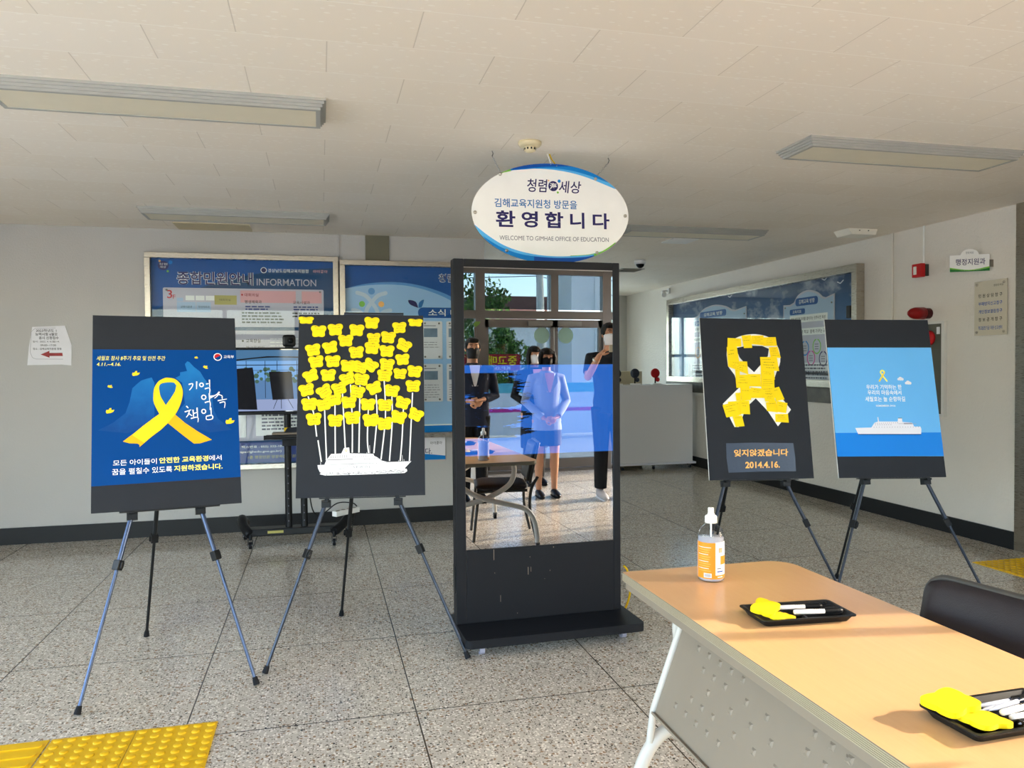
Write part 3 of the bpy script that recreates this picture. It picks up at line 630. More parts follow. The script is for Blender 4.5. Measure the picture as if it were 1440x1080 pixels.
# second board
K('figure', '#c9d8ea', .5)
t = empty('news_board', 'light blue framed news board partly hidden behind the kiosk', 'notice board', (0, 0, 0))
case_frame(t, .178, 1.46, .775, 2.37, T)
b = MB(); b.rect(.2, .8, 1.44, 2.35, .012, M['info_lb'], T=T)
b.rect(.2, .8, 1.44, .88, .0125, M['mblue'], T=T); b.rect(.2, .88, 1.44, .892, .0128, M['white'], T=T)
arc1 = bez([(.22, 2.12), (.4, 2.165), (.6, 2.185), (.8, 2.175), (1.0, 2.13), (1.2, 2.05), (1.44, 1.9)], 6)
arc2 = bez([(.22, 2.12), (.4, 2.15), (.6, 2.163), (.8, 2.15), (1.0, 2.10), (1.2, 2.01), (1.44, 1.84)], 6)
b.flat(arc2+[(1.44, 2.35), (.2, 2.35)], .0126, M['info_mid'], T=T); b.flat(arc1+[(1.44, 2.35), (.2, 2.35)], .0130, M['info_dark'], T=T)
b.text('청렴 세상', 1.06, 2.19, 1.4, 2.27, .0135, M['white'], .03, .1, T=T); b.text('청렴 세상', 1.065, 2.195, 1.395, 2.265, .014, M['navy'], .005, .1, T=T)
for pts in ([(.33, 2.085), (.40, 2.06), (.455, 2.0), (.50, 1.93), (.515, 1.83)], [(.58, 2.085), (.51, 2.06), (.455, 2.0), (.41, 1.93), (.395, 1.83)], [(.29, 1.93), (.34, 1.92), (.385, 1.88)], [(.62, 1.93), (.57, 1.92), (.52, 1.88)]):
    b.ribbon(bez(pts, 5), .035, .0134+.0002*pts[1][0], M['figure'], T=T)
    for e in (pts[0],): b.disc(e[0], e[1], .0175, .0136+.0002*e[0], M['figure'], T=T)
b.disc(.455, 2.10, .03, .0132, M['info_mid'], T=T); b.disc(.37, 1.985, .026, .0132, M['green'], T=T); b.disc(.54, 1.985, .026, .0132, M['orange'], T=T)
b.prism(rrect(.87, 1.865, 1.40, 1.96, .045, 6), .0126, .0136, M['info_dark'], T=T)
b.text('소식 나눔', .965, 1.882, 1.33, 1.945, .0142, M['white'], .012, T=T)
b.flat(bez([(.872, 1.955), (.80, 1.985), (.785, 2.025), (.85, 2.01), (.872, 1.955)], 5)[:-1], .0145, M['navy'], T=T); b.flat(bez([(.874, 1.957), (.905, 1.965), (.925, 2.03), (.882, 2.005), (.874, 1.957)], 5)[:-1], .0145, M['blue'], T=T)
b.build('poster', t)
q = random.Random(2)
for i, (x0, y0) in enumerate(((.26, 1.49), (.58, 1.49), (.90, 1.49), (1.128, 1.49), (.26, 1.10), (.58, 1.10), (.90, 1.10), (1.128, 1.10))):
    x1 = x0+(.19 if x0 > .8 else .27); x0_ = x0
    def dr(b, z, i=i, x0=x0_, x1=x1, y0=y0):
        b.rect(x0+.02, y0+.20, x1-.045, y0+.28, z, M['photo'], T=T); lines(b, x0+.02, y0+.15, x1-.02, 3 if i < 4 else 6, .022, .004, z, M['greytxt'], T, q); b.rect(x0+.02, y0+.30, x1-.06, y0+.306, z, M['greytxt'], T=T)
    acrylic('leaflet_plate', x0, y0, x1, y0+.345, dr, T, t, m=M['paper'])
MB().box(.22, 1.42, .82, 2.33, .05, .054, M['board_glass'], T=T).build('glass_pane', t)
# sign under the news board
t = empty('greeting_sign', 'white notice with a blue wave base under the news board', 'sign', (0, 0, 0))
b = MB(); b.prism([(.56, .565), (1.109, .565), (1.109, .775), (.56, .775)], 0, .008, M['paper'], T=T)
b.flat(bez([(.56, .61), (.8, .63), (1.109, .60)], 5)+[(1.109, .566), (.56, .566)], .0086, M['mblue'], T=T)
b.text('환영합니다.', .70, .618, .985, .675, .0092, M['navy'], .01, T=T); b.text('아이좋아', .97, .705, 1.08, .735, .0088, M['inkdark'], .0, .1, T=T); b.build('panel', t)
# paper notice on the left
t = empty('paper_notice', 'paper notice with a red left arrow taped to the white wall', 'notice', (0, 0, 0))
P = [(-2.272, 1.770), (-2.12, 1.776), (-2.032, 1.782), (-1.985, 1.62), (-1.990, 1.453), (-2.06, 1.462), (-2.314, 1.458), (-2.30, 1.6)]
b = MB(); b.prism(P, .001, .003, M['paper'], T=T); z = .0036
for s, x0, y0, x1, y1, bo in (('2023학년도 1', -2.245, 1.728, -2.095, 1.752, .012), ('능력시험 6월모', -2.25, 1.698, -2.088, 1.723, .015), ('응시 신청접수', -2.225, 1.668, -2.08, 1.693, .015), ('일시 : 2022. 4. 4.(월)~4.', -2.27, 1.64, -2.075, 1.658, .005), ('09:00~17:00', -2.215, 1.612, -2.10, 1.628, .005), ('장소 : 김해교육지원청 중등', -2.27, 1.582, -2.06, 1.600, .012)):
    b.text(s, x0, y0, x1, y1, z, M['inkdark'], bo, T=T)
b.flat([(-2.215, 1.545), (-2.15, 1.575), (-2.15, 1.558), (-2.055, 1.558), (-2.052, 1.532), (-2.15, 1.532), (-2.15, 1.518)], z, M['dred'], T=T)
b.ribbon([(-2.10, 1.762), (-2.25, 1.758), (-2.28, 1.73), (-2.290, 1.56), (-2.275, 1.52), (-2.25, 1.508), (-2.05, 1.506)], .002, z, M['greytxt'], T=T); b.build('paper', t)

# ---- right wall display case (local x = -Y, y = Z)
T = RIGHT(0, 0, XR-.003); yy = lambda Y: -Y
t = empty('display_case', 'long framed blue sky display case on the right wall', 'notice board', (0, 0, 0))
case_frame(t, -10.6, -6.41, 1.175, 2.375, T, .075, .09)
b = MB(); b.rect(-10.57, 1.2, -6.45, 2.35, .012, M['sky_print'], T=T)
for q_ in ((7.0, 2.28), (8.9, 2.27), (6.75, 2.22)): b.ribbon([(-q_[0]-.05, q_[1]+.02), (-q_[0], q_[1]), (-q_[0]+.05, q_[1]+.03)], .012, .0125, M['ship_w'], T=T)
b.build('poster', t)
def kiosk_print(y0, y1, name, white):
    m_ = (y0+y1)/2; b = MB(); A = -y0; B = -y1; w_ = B-A
    out = [(A, 1.215), (B, 1.215), (B, 2.13), (B-.16*w_, 2.10)]+bez([(B-.22*w_, 2.115), (B-.32*w_, 2.17), (A+.5*w_, 2.205), (A+.32*w_, 2.17), (A+.22*w_, 2.09)], 6)+[(A+.14*w_, 2.07), (A, 2.075)]
    b.prism(out, .013, .020, M['info_panel'], T=T)
    ins = [(x+(.015 if x < A+.5*w_ else -.015), y-.018) if y > 1.3 else (x+(.015 if x < A+.5*w_ else -.015), y+.012) for x, y in out]
    b.flat(ins, .0206, M['softblue'], T=T)
    X = lambda k: A+k*w_
    b.rect(X(.03), 1.235, X(.97), 1.87, .0209, M['info_panel'], T=T)
    b.prism(rrect(X(.26), 2.045, X(.70), 2.13, .035, 4), .0206, .023, M['info_dark'], T=T); b.text('김해교육 방향', X(.33), 2.065, X(.64), 2.112, .0236, M['white'], .01, T=T)
    b.prism(rrect(X(.14), 1.955, X(.45), 2.015, .02, 4), .0206, .022, M['info_dark'], T=T); b.text('교육지표', X(.2), 1.968, X(.38), 2.003, .0226, M['white'], .01, T=T)
    b.rect(X(.14), 1.865, X(.88), 1.945, .0215, M['white'], T=T); b.text('함께 배우며 미래를 열어가는 민주시민 육성', X(.17), 1.885, X(.84), 1.922, .022, M['inkdark'], .008, T=T)
    b.rect(X(.10), 1.725, X(.97), 1.80, .0215, M['white'], T=T); b.text('배움이 즐거운 학교  함께 가꾸는 공동체', X(.14), 1.742, X(.93), 1.782, .022, M['inkdark'], .008, T=T)
    for k, (cx, cy, cm) in enumerate(((.22, 1.585, M['orange']), (.45, 1.585, M['mblue']), (.68, 1.60, M['green']), (.57, 1.48, M['magenta']), (.80, 1.47, M['navy']))):
        pts = [(X(cx)+.065*math.cos(R(a)), cy+.075*math.sin(R(a))) for a in range(100, 441, 20)]; b.ribbon(pts, .014, .0216, cm, T=T)
        for j in range(3): b.rect(X(cx)-.035, cy+.02-.025*j, X(cx)+.03, cy+.027-.025*j, .0216, M['greytxt'], T=T)
    for y0_, n in ((1.395, 3), (1.295, 2)):
        b.rect(X(.08), y0_-.03-.035*(n-1), X(.95), y0_+.035, .0214, M['paper'], T=T); lines(b, X(.12), y0_, X(.9), n, .035, .018, .0220, M['greytxt'], T, random.Random(int(y0_*100)))
    b.rect(X(0), 1.205, X(1), 1.235, .0214, M['blue'], T=T)
    pins(b, A+.04, 1.26, B-.04, 2.04, .02, T)
    b.build(name, t)
kiosk_print(7.72, 6.83, 'printed_panel', True); kiosk_print(10.1, 8.5, 'printed_panel', False)
MB().box(-6.56, -6.50, 1.86, 1.98, .055, .09, M['black'], T=T).build('lock', t, bevel=.004)
MB().box(-10.53, -6.48, 1.245, 2.305, .062, .066, M['board_glass'], T=T).build('glass_pane', t)
struct(MB().box(XR-.03, XR, 6.3, 10.75, 1.012, 1.17, M['granite']).box(XR-.06, XR, 7.9, 10.75, .99, 1.03, M['ledge']).build('trim_9'))
# hydrant cabinet, beacon, alarm
t = empty('hydrant_cabinet', 'grey fire hydrant cabinet recessed in the right wall', 'fire cabinet', (0, 0, 0))
T2 = T
b = MB(); x0, x1, z0, z1 = -6.05, -5.40, .965, 1.768
b.box(x0, x1, z1-.02, z1, 0, .03, M['ledge'], T=T); b.box(x1-.03, x1, z0, z1-.02, 0, .03, M['ledge'], T=T); b.box(x0, x0+.03, z0, z1-.02, 0, .03, M['ledge'], T=T); b.box(x0+.03, x1-.03, z0, z0+.02, 0, .03, M['ledge'], T=T); b.build('frame', t)
K('cab', '#5b5a50', .35); MB().box(x0+.03, x1-.03, z0+.02, z1-.02, .0, .006, M['cab'], T=T).build('back_panel', t); MB().box(x0+.032, x1-.032, z0+.022, 1.49, .002, .015, M['cab'], T=T).build('lower_door', t); MB().box(x0+.032, x1-.032, 1.53, z1-.022, .002, .015, M['cab'], T=T).build('upper_door', t)
MB().lathe([(.001, .05), (.05, .046), (.062, .03), (.066, .015), (.001, .015)], M['red'], 24, T=T@Matrix.Translation((-5.575, 1.63, 0))).build('call_button', t)
MB().box(-5.49, -5.46, 1.66, 1.72, .015, .022, M['paper'], T=T).build('door_label', t)
t = empty('warning_beacon', 'red cylindrical warning beacon sticking out above the hydrant cabinet', 'beacon lamp', (XR, 5.60, 1.842))
MB().lathe([(.045, 0), (.045, -.04), (.04, -.055), (.001, -.055)][::-1], M['maroon'], 20, T=Matrix.Rotation(R(90), 4, 'Y')).build('socket', t)
MB().lathe([(.001, -.21), (.022, -.205), (.04, -.18), (.05, -.15), (.053, -.06), (.001, -.055)], M['dred'], 24, T=Matrix.Rotation(R(90), 4, 'Y')).build('lens', t)
t = empty('fire_alarm', 'red box fire alarm with a white light high on the right wall', 'fire alarm', (XR, 5.66, 2.215))
MB().box(-.03, 0, -.055, .055, -.05, .05, M['chair_frame']).build('back_box', t); MB().box(-.075, -.03, -.05, .06, -.058, .058, M['red']).build('housing', t, bevel=.006)
MB().box(-.082, -.074, .0, .035, -.035, .035, M['lamp_w']).build('strobe', t, bevel=.004)
# room sign
t = empty('room_sign', 'small arched white and green room sign projecting from the right wall', 'sign', (XR, 4.96, 2.13))
pl = Matrix.Rotation(R(-62), 4, 'Z')
Tr = rotM(((.83, -.55, 0), (0, 0, 1), (-.55, -.83, 0)))
# sign stands off the wall on a short arm and faces the entrance
w_, h_ = .275, .13
out = [(-w_, 0), (0, 0), (0, h_), (-.075, h_)]+[(-.137+.062*math.cos(R(a)), h_+.045*math.sin(R(a))) for a in range(10, 171, 16)]+[(-.2, h_), (-w_, h_)]
Tr = Matrix.Translation((-.025, 0, 0)) @ Tr
b = MB(); b.prism(out, -.006, .006, M['white'], T=Tr); b.text('행정지원과', -.235, .05, -.03, .1, .0066, M['navy'], .008, T=Tr); b.text('청렴세상', -.165, .137, -.11, .155, .0066, M['greytxt'], 0, T=Tr)
b.flat(bez([(-w_, .035), (-.14, .012), (0, .034)], 5)+[(0, .022), (-.14, 0.004), (-w_, .022)], .0066, M['green'], T=Tr); b.flat(bez([(-w_, .024), (-.14, .006), (0, .022)], 5)+[(0, 0), (-w_, 0)], .0070, M['dgreen'], T=Tr)
b.build('panel', t); MB().box(-.03, 0, -.012, .014, .03, .085, M['steel_dark']).build('wall_bracket', t)
t = empty('service_list_sign', 'beige acrylic sign listing service windows on the right wall', 'sign', (0, 0, 0))
x0, x1, z0, z1 = -5.105, -4.805, 1.63, 2.055
K('acrylic', '#cdc6b4', .25); b = MB(); b.box(x0, x1, z0, z1, .012, .018, M['acrylic'], T=T); b.build('panel', t)
for i, (s, c) in enumerate((('민 원 상 담 창 구', 'inkdark'), ('부패방지신고창구', 'dblue'), ('개인정보열람창구', 'dblue'), ('정 보 공 개 창 구', 'inkdark'), ('학교발전기금 자문·신고센터', 'dblue'))):
    zz = 1.925-.062*i-.004*(i > 3); MB().text(s, x0+.04, zz, x1-.04, zz+.03, .0186, M[c], .012, T=T).build('lettering', t)
MB().text('청렴한세상', x1-.12, 2.005, x1-.03, 2.022, .0186, M['inkdark'], 0, .1, T=T).build('lettering', t)
for x, y in ((x0+.025, z0+.025), (x1-.025, z0+.025), (x0+.025, z1-.025), (x1-.025, z1-.025)): MB().lathe([(.01, 0), (.01, .024), (.001, .026)], M['steel'], 12, T=T@Matrix.Translation((x, y, 0))).build('standoff', t)

# ------------------------------------------------------------------ easels and display boards
BP = [(-.669, 3.739, .794, 10.5, 16.8, -.3), (.185, 3.821, .79, -5.3, 11.7, -.4), (2.373, 3.823, .78, -4.4, 10.1, -.8), (3.101, 3.679, .779, -10.3, 12.3, -.5)]
BW, BH = .62, .9135
def board_frame(i):
    x, y, z, yw, le, rl = BP[i]; yw, le, rl = R(yw), R(le), R(rl)
    r = Vector((math.cos(yw), math.sin(yw), 0)); b = Vector((-math.sin(yw), math.cos(yw), 0)); u = Vector((0, 0, 1))*math.cos(le)+b*math.sin(le)
    r, u = r*math.cos(rl)+u*math.sin(rl), u*math.cos(rl)-r*math.sin(rl)
    return rotM((r, u, r.cross(u)), (x, y, z)), r, u, b, Vector((x, y, z))
LEGS = [(((-.824, 3.752, .775), (-.988, 3.484, 0)), ((-.546, 3.804, .777), (-.295, 3.612, 0)), (-.915, 4.427, 0)),
        (((.02, 3.877, .766), (-.269, 3.735, 0)), ((.366, 3.845, .765), (.679, 3.672, 0)), (.098, 4.501, 0)),
        (((2.177, 3.882, .768), (1.897, 3.766, 0)), ((2.534, 3.852, .760), (2.864, 3.692, 0)), (2.47, 4.62, 0)),
        (((2.972, 3.746, .765), (2.656, 3.634, 0)), ((3.318, 3.682, .759), (3.601, 3.462, 0)), (3.29, 4.42, 0))]
ELAB = ['blue-grey tripod easel holding the blue ribbon poster at far left', 'dark grey tripod easel holding the yellow butterfly board', 'dark tripod easel holding the sticky-note ribbon board', 'dark tripod easel holding the ship poster nearest the right wall']
def leg(t, a, fo, base, m_up, m_lo):
    a, fo = Vector(a)-base, Vector(fo)-base; fo = fo+Vector((0, 0, .004)); k = a.lerp(fo, .56)
    b = MB(); b.tube([a, k], .0105, m_up, 10); b.tube([k, fo+(a-fo).normalized()*.02], .0075, m_lo, 10)
    g = b.build('leg', t)
    Tk, _ = frame_to(k, fo); Tk2 = Tk
    MB().box(-.017, .017, -.015, .015, -.022, .022, M['black'], T=Tk).box(.015, .026, -.008, .008, -.016, .014, M['black'], T=Tk).build('leg_clamp', g, bevel=.003)
    d = (a-fo).normalized(); MB().tube([fo+Vector((0, 0, .0)), fo+d*.012, fo+d*.034], [.0145, .0135, .0105], M['rubber'], 12).build('rubber_foot', g)
for i in range(4):
    (al, fl), (ar, fr), fb = LEGS[i]
    al, fl, ar, fr, fb = map(Vector, (al, fl, ar, fr, fb)); base = (fl+fr)/2
    t = empty('display_easel', ELAB[i], 'easel', base, group='tripod easels')
    # hub where the two front legs meet
    sl, sr = (al.x-fl.x)/al.z, (ar.x-fr.x)/ar.z; zh = (fr.x-fl.x)/(sl-sr)*.985
    hl, hr = fl+(al-fl)*(zh/al.z), fr+(ar-fr)*(zh/ar.z); hub = (hl+hr)/2
    mu, ml = (M['leg_blue'], M['leg_blue']) if i == 0 else (M['leg_grey'], M['leg_grey'])
    leg(t, hl, fl, base, mu, ml); leg(t, hr, fr, base, mu, ml); leg(t, hub+Vector((0, .03, 0)), fb, base, M['leg_black'], M['leg_black'])
    Tb, rr, uu, bb, cc = board_frame(i)
    MB().tube([hub-base-Vector((0, 0, .03)), hub-base+Vector((0, 0, .03))], .028, M['black'], 14).build('hub', t)
    # mast that carries the top of the board
    n = -rr.cross(uu); topp = cc+uu*(BH-.06)+n*.030
    MB().tube([hub-base, topp-base], .008, mu, 8).build('mast', t)
    if i == 1:
        q = cc+uu*(BH+.012)+n*.035-base; MB().tube([q-rr*.0+rr*-.09, q+rr*.21], .011, M['leg_grey'], 8).build('top_bar', t)
    for a in (al, ar):
        p = a-base; b = MB(); Tc = rotM((rr, uu, rr.cross(uu)), p)
        b.box(-.022, .022, -.030, .006, -.016, .020, M['black'], T=Tc); b.box(-.014, .014, -.006, .006, .020, .042, M['black'], T=Tc)
        b.build('board_rest', t, bevel=.002)
    q = cc+n*.020-base; Tc = rotM((rr, uu, rr.cross(uu)), q)
    MB().box(-.2, .215, -.006, -.001, -.003, .022, M['black'], T=Tc).build('ledge', t)
BLAB = ['charcoal foam board with a blue poster of cupped hands and a yellow ribbon', 'charcoal foam board covered in yellow butterfly notes above a white ship', 'charcoal foam board with a ribbon made of yellow sticky notes', 'charcoal foam board with a light blue ship and sea poster']
boards = []
for i in range(4):
    Tb = board_frame(i)[0]
    t = empty('display_board', BLAB[i], 'display board', M4=Tb, group='boards on easels')
    b = MB(); b.box(-BW/2, BW/2, 0, BH, -.010, 0, M['char']); b.box(-BW/2+.0003, BW/2-.0003, .0003, BH-.0003, -.0085, -.0015, M['char_edge'])
    b.box(-BW/2-.0002, -BW/2+.001, .0, BH, -.0092, -.0008, M['char_edge']); b.build('foam_board', t); boards.append(t)
# --- poster 1
t = boards[0]; b = MB(); z = .0012
b.prism([(-.310, .7478), (.310, .747), (.310, .1218), (-.3095, .1175)], 0, z, M['p_blue'])
hl = [(-.2857, .3672), (-.2254, .4000), (-.1751, .4435), (-.1581, .4951), (-.1466, .5605), (-.128, .580), (-.110, .597), (-.085, .606), (-.0654, .6114), (-.0609, .5993), (-.054, .5858), (-.0556, .4139), (-.0846, .3759), (-.1696, .3501)]
hr = [(.2783, .3494), (.2183, .4054), (.201, .4464), (.1950, .51), (.1858, .5693), (.162, .6039), (.1444, .6384), (.118, .662), (.0975, .687), (.0885, .690), (.0781, .6765), (.0866, .6422), (.0563, .6355), (.056, .620), (.0349, .6085), (.0645, .5844), (.0746, .4832), (.0262, .4246), (.0964, .3694), (.1799, .3398)]
b.flat(hl, z+.0003, M['p_hand']); b.flat(hr, z+.0003, M['p_hand'])
b.flat([(.0322, .431), (.0729, .390), (.13, .345), (.1881, .3049), (.1365, .2900), (.1096, .2899), (.0601, .3346), (.0022, .3891), (-.01, .41)], z+.0006, M['p_yel2'])
loop = bez([(-.03, .425), (-.0566, .4862), (-.0592, .526), (-.0542, .5625), (-.0364, .5923), (-.0126, .6069), (.0052, .6094), (.0348, .6017), (.0583, .5744), (.0666, .5337), (.0567, .4836), (.0322, .431), (.0, .400)], 4)
b.flat(loop, z+.0009, M['p_yel']); b.flat(bez([(-.0072, .4771), (-.0283, .5187), (-.0349, .5588), (-.0277, .5788), (-.0011, .5866), (.0286, .5849), (.0391, .5712), (.0339, .5444), (.0157, .5112), (-.0072, .4771)], 4)[:-1], z+.0012, M['p_hand'])
b.flat([(-.05, .475), (-.02, .46), (-.0072, .4771), (-.03, .52), (-.034, .55), (-.056, .55)], z+.0013, M['p_yel'])
b.flat([(.0157, .5112), (.0339, .5444), (.0391, .5712), (.030, .5848), (.0583, .5744), (.0666, .5337), (.0567, .4836), (.0322, .431), (.0023, .3924), (-.03, .36), (-.0678, .330), (-.1181, .2841), (-.1185, .295), (-.1276, .3004), (-.16, .303), (-.1853, .3125), (-.14, .349), (-.1017, .3829), (-.06, .417), (-.034, .4363), (-.0072, .4771)], z+.0015, M['p_yel'])
b.flat([(-.1853, .3125), (-.16, .303), (-.1276, .3004), (-.1185, .295), (-.1181, .2841), (-.098, .302), (-.15, .341)], z+.0017, M['p_yel2'])
for (x, y), s, ro in zip(((-.132, .63), (-.237, .5697), (-.2378, .4549), (.2703, .3902), (.1695, .6604), (.1288, .709)), (1.0, .65, 1.05, 1.25, .7, .5), (.2, -.3, .2, .1, -.5, -.2)):
    P = [(-.016, .0), (-.012, .008), (-.004, .006), (.001, .013), (.008, .012), (.006, .003), (.018, .002), (.012, -.006), (.002, -.009), (-.014, -.008)]
    b.flat([(x+s*(p*math.cos(ro)-q*math.sin(ro)), y+s*(p*math.sin(ro)+q*math.cos(ro))) for p, q in P], z+.0004, M['p_yel'])
b.text('세월호 참사 8주기 추모 및 안전 주간', -.2924, .694, -.0068, .716, z+.0005, M['p_ytxt'], .004, .15); b.text('4.11.~4.16.', -.2922, .668, -.194, .684, z+.0005, M['p_ytxt'], .008, .15)
b.disc(.225, .7125, .019, z+.0005, M['p_txt']); b.flat([(.225+.0155*math.cos(R(a)), .7125+.0155*math.sin(R(a))) for a in range(20, 201, 12)]+[(.217, .708), (.225, .713), (.233, .717)], z+.0008, M['red']); b.flat([(.225+.0155*math.cos(R(a)), .7125+.0155*math.sin(R(a))) for a in range(200, 381, 12)]+[(.233, .717), (.225, .713), (.217, .708)], z+.0008, M['p_blue'])
b.text('교육부', .2519, .705, .299, .721, z+.0005, M['p_txt'], .01)
def cv(x, y): return (.091+(x-745)*.000616, .5536-(y-345)*.000663)
ST = [[(748, 312), (776, 306), (771, 330), (752, 354)], [(805, 290), (803, 347)], [(872, 310), (892, 307)], [(897, 278), (898, 335)], [(862, 346), (897, 341), (894, 388)],
      [(893, 380), (894, 442)], [(894, 402), (936, 396)], [(895, 416), (945, 390), (965, 368)], [(860, 448), (897, 443), (895, 502)],
      [(966, 370), (952, 398), (930, 417)], [(958, 388), (988, 400)], [(986, 404), (986, 424)], [(953, 436), (1020, 424)], [(966, 452), (1004, 446), (1000, 490)],
      [(728, 470), (742, 486)], [(716, 513), (762, 498)], [(748, 504), (742, 530), (726, 552)], [(740, 522), (768, 543)], [(774, 498), (778, 552)], [(779, 525), (802, 519)], [(803, 484), (806, 552)], [(758, 562), (806, 553), (807, 590)],
      [(902, 486), (903, 538)], [(868, 548), (908, 543), (910, 568), (870, 573), (867, 548)]]
for s in ST: b.ribbon(bez([cv(*p) for p in s], 3), .0058, z+.0007, M['p_txt'], taper=True)
for x, y, rr_ in ((839, 316, 13), (853, 408, 15), (850, 512, 14)): b.ribbon([cv(x+rr_*math.cos(R(a)), y+rr_*1.05*math.sin(R(a))) for a in range(0, 361, 20)], .005, z+.0007, M['p_txt'])
b.text('모든 아이들이', -.2249, .203, -.048, .229, z+.0005, M['p_txt'], .006); b.text('안전한 교육환경', -.0376, .2045, .1705, .2315, z+.0005, M['p_ytxt'], .022); b.text('에서', .1733, .206, .228, .231, z+.0005, M['p_txt'], .006)
b.text('꿈을 펼칠수 있도록', -.2286, .162, .0154, .190, z+.0005, M['p_txt'], .006); b.text('지원하겠습니다.', .0235, .164, .231, .191, z+.0005, M['p_ytxt'], .022)
b.build('poster', t)
# --- board 2 : butterflies, stems, ship
t = boards[1]
NOTES = [(-.2742, .8834, 0, .6), (-.2122, .8266, 0, 1), (-.13, .8347, 3, 1), (-.0252, .8334, -3, 1), (.0499, .8714, -3, 1), (.1887, .8472, 3, .95), (.2692, .875, -2, .65), (-.0787, .7786, 2, 1), (.0601, .7916, 2, .9), (.132, .7967, -6, 1), (-.2379, .7298, 10, 1), (-.1544, .7432, 14, 1), (-.0256, .7188, 4, 1), (.051, .7399, -4, 1), (.1253, .7248, -2, 1), (.2105, .7556, -28, 1), (-.2218, .6696, 10, 1), (-.1411, .6724, 3, 1), (-.067, .6488, -4, 1), (-.0053, .6421, -14, 1), (.0438, .6515, -32, 1), (.1252, .6562, -6, 1), (.2035, .6819, 5, .95), (-.2467, .5986, 24, 1), (-.1628, .6021, 2, 1), (-.0693, .5831, 18, 1), (-.0006, .5791, -6, 1), (.1131, .5994, -4, 1), (.1902, .6086, -4, .9), (.2632, .6198, -6, 1), (-.266, .5282, 14, 1), (-.1807, .5212, 32, 1), (-.1084, .5347, 16, 1), (-.0211, .5174, -12, 1), (.063, .5356, 22, 1), (.1495, .5211, -8, 1), (.2552, .545, 0, 1), (-.2525, .4562, 3, 1.02), (-.1843, .4538, 14, 1), (-.133, .4783, 12, 1), (-.0613, .4648, 2, 1), (.0314, .4528, -2, 1), (.1147, .4493, -3, 1), (.2022, .4598, -18, 1), (-.2294, .3818, 4, 1), (-.1267, .3742, -2, 1), (-.043, .387, 4, 1.05), (.045, .374, 2, 1.05), (.1127, .3566, 4, 1.05), (.1817, .3873, -14, 1.05), (.2668, .3994, -26, 1)]
half = [(0, .345), (.09, .40), (.22, .44), (.37, .43), (.48, .34), (.51, .22), (.48, .09), (.415, -.01), (.41, -.12), (.42, -.24), (.385, -.36), (.27, -.425), (.13, -.42), (0, -.385)]
out = half+[(-x, y) for x, y in half[-2:0:-1]]; out = bez(out+[out[0]], 3)[:-1]
q = random.Random(21)
for k, (x, y, ro, s) in enumerate(NOTES):
    b = MB(); sq = s if s < .8 else 1.0; w = .074*(s if s >= .8 else 1.0); h = .069*(sq if s < .8 else s)
    P = [(a*w, c*h) for a, c in out]; b.prism(P, 0, .0012, M['note'])
    for j in range(q.randint(2, 4)):
        yy_ = .022*(h/.068)-j*.013*(h/.068); xx = -.022*q.uniform(.5, 1); e = .022*q.uniform(.4, 1)
        while xx < e: l_ = q.uniform(.003, .007); b.rect(xx, yy_, xx+l_, yy_+q.uniform(.0012, .0028), .0016, M['ink'] if q.random() < .75 else M['inkdark']); xx += l_+.002
    o = b.build('butterfly_note', t); o.location = (x, y, .0022+.0013*(k % 3)); o.rotation_euler = (R(q.uniform(-2.0, -.5)), R(q.uniform(-1.2, 1.2)), R(ro))
STEMS = [[(-.2593, .4968), (-.2316, .4138), (-.215, .297)], [(-.2087, .2788), (-.1915, .1731)], [(-.1787, .4271), (-.1671, .1861)], [(-.1292, .4588), (-.1251, .2078)], [(-.093, .5095), (-.0777, .2386)], [(-.0547, .5559), (-.0447, .3751), (-.0438, .2154)], [(-.0077, .551), (-.0119, .2148)], [(.0332, .4296), (.029, .2824), (.0354, .2113)], [(.0711, .5038), (.0757, .3922), (.0604, .2108)], [(.1113, .5739), (.1173, .3917), (.0953, .1793)], [(.1494, .4939), (.1508, .3728), (.1365, .1712)], [(.2057, .428), (.1984, .2799), (.1887, .1702)], [(.2521, .512), (.2339, .1693)]]
for s in STEMS: MB().ribbon(bez(s, 6), .0058, .0010, M['white']).ribbon(bez(s, 6), .0062, .0004, M['white']).build('paper_stem', t)
b = MB()
b.flat([(-.2093, .1577), (-.2066, .1413), (-.1971, .1217), (-.1718, .119), (-.002, .1262), (.2115, .1304), (.2137, .1369), (.2436, .1679), (.1921, .1672), (.1054, .1653), (-.0448, .1606), (-.1764, .1588)], .0016, M['paper'])
b.flat([(-.1764, .1586), (-.1682, .1794), (-.1725, .1829), (-.162, .1879), (-.1452, .2102), (-.0964, .2119), (-.0838, .2387), (-.059, .2409), (-.0558, .212), (.058, .2078), (.0632, .1968), (.0774, .1899), (.099, .1733), (.1271, .1658)], .0014, M['paper'])
b.flat([(-.1991, .1131), (-.1887, .1225), (-.002, .1285), (.2202, .1309), (.2231, .1192), (.2092, .1099), (-.0019, .1067), (-.1758, .1062)], .0012, M['paper'])
q = random.Random(3)
for k in range(170):
    x = q.uniform(-.19, .215); y = q.uniform(.107, .122) + .01*(x+.19)/.4*.5; b.ribbon([(x, y), (x+q.uniform(.004, .012), y+q.uniform(-.003, .003))], .0012, .0016, M['inkdark'] if k % 2 else M['greytxt'])
b.text('S E W O L', -.0383, .140, .0451, .149, .0019, M['greytxt'])
def wins(x0, y0, x1, y1, n, w, h):
    for k in range(n): f_ = k/(n-1); x = x0+(x1-x0)*f_; y = y0+(y1-y0)*f_; b.rect(x-w/2, y-h/2, x+w/2, y+h/2, .0019, M['inkdark'])
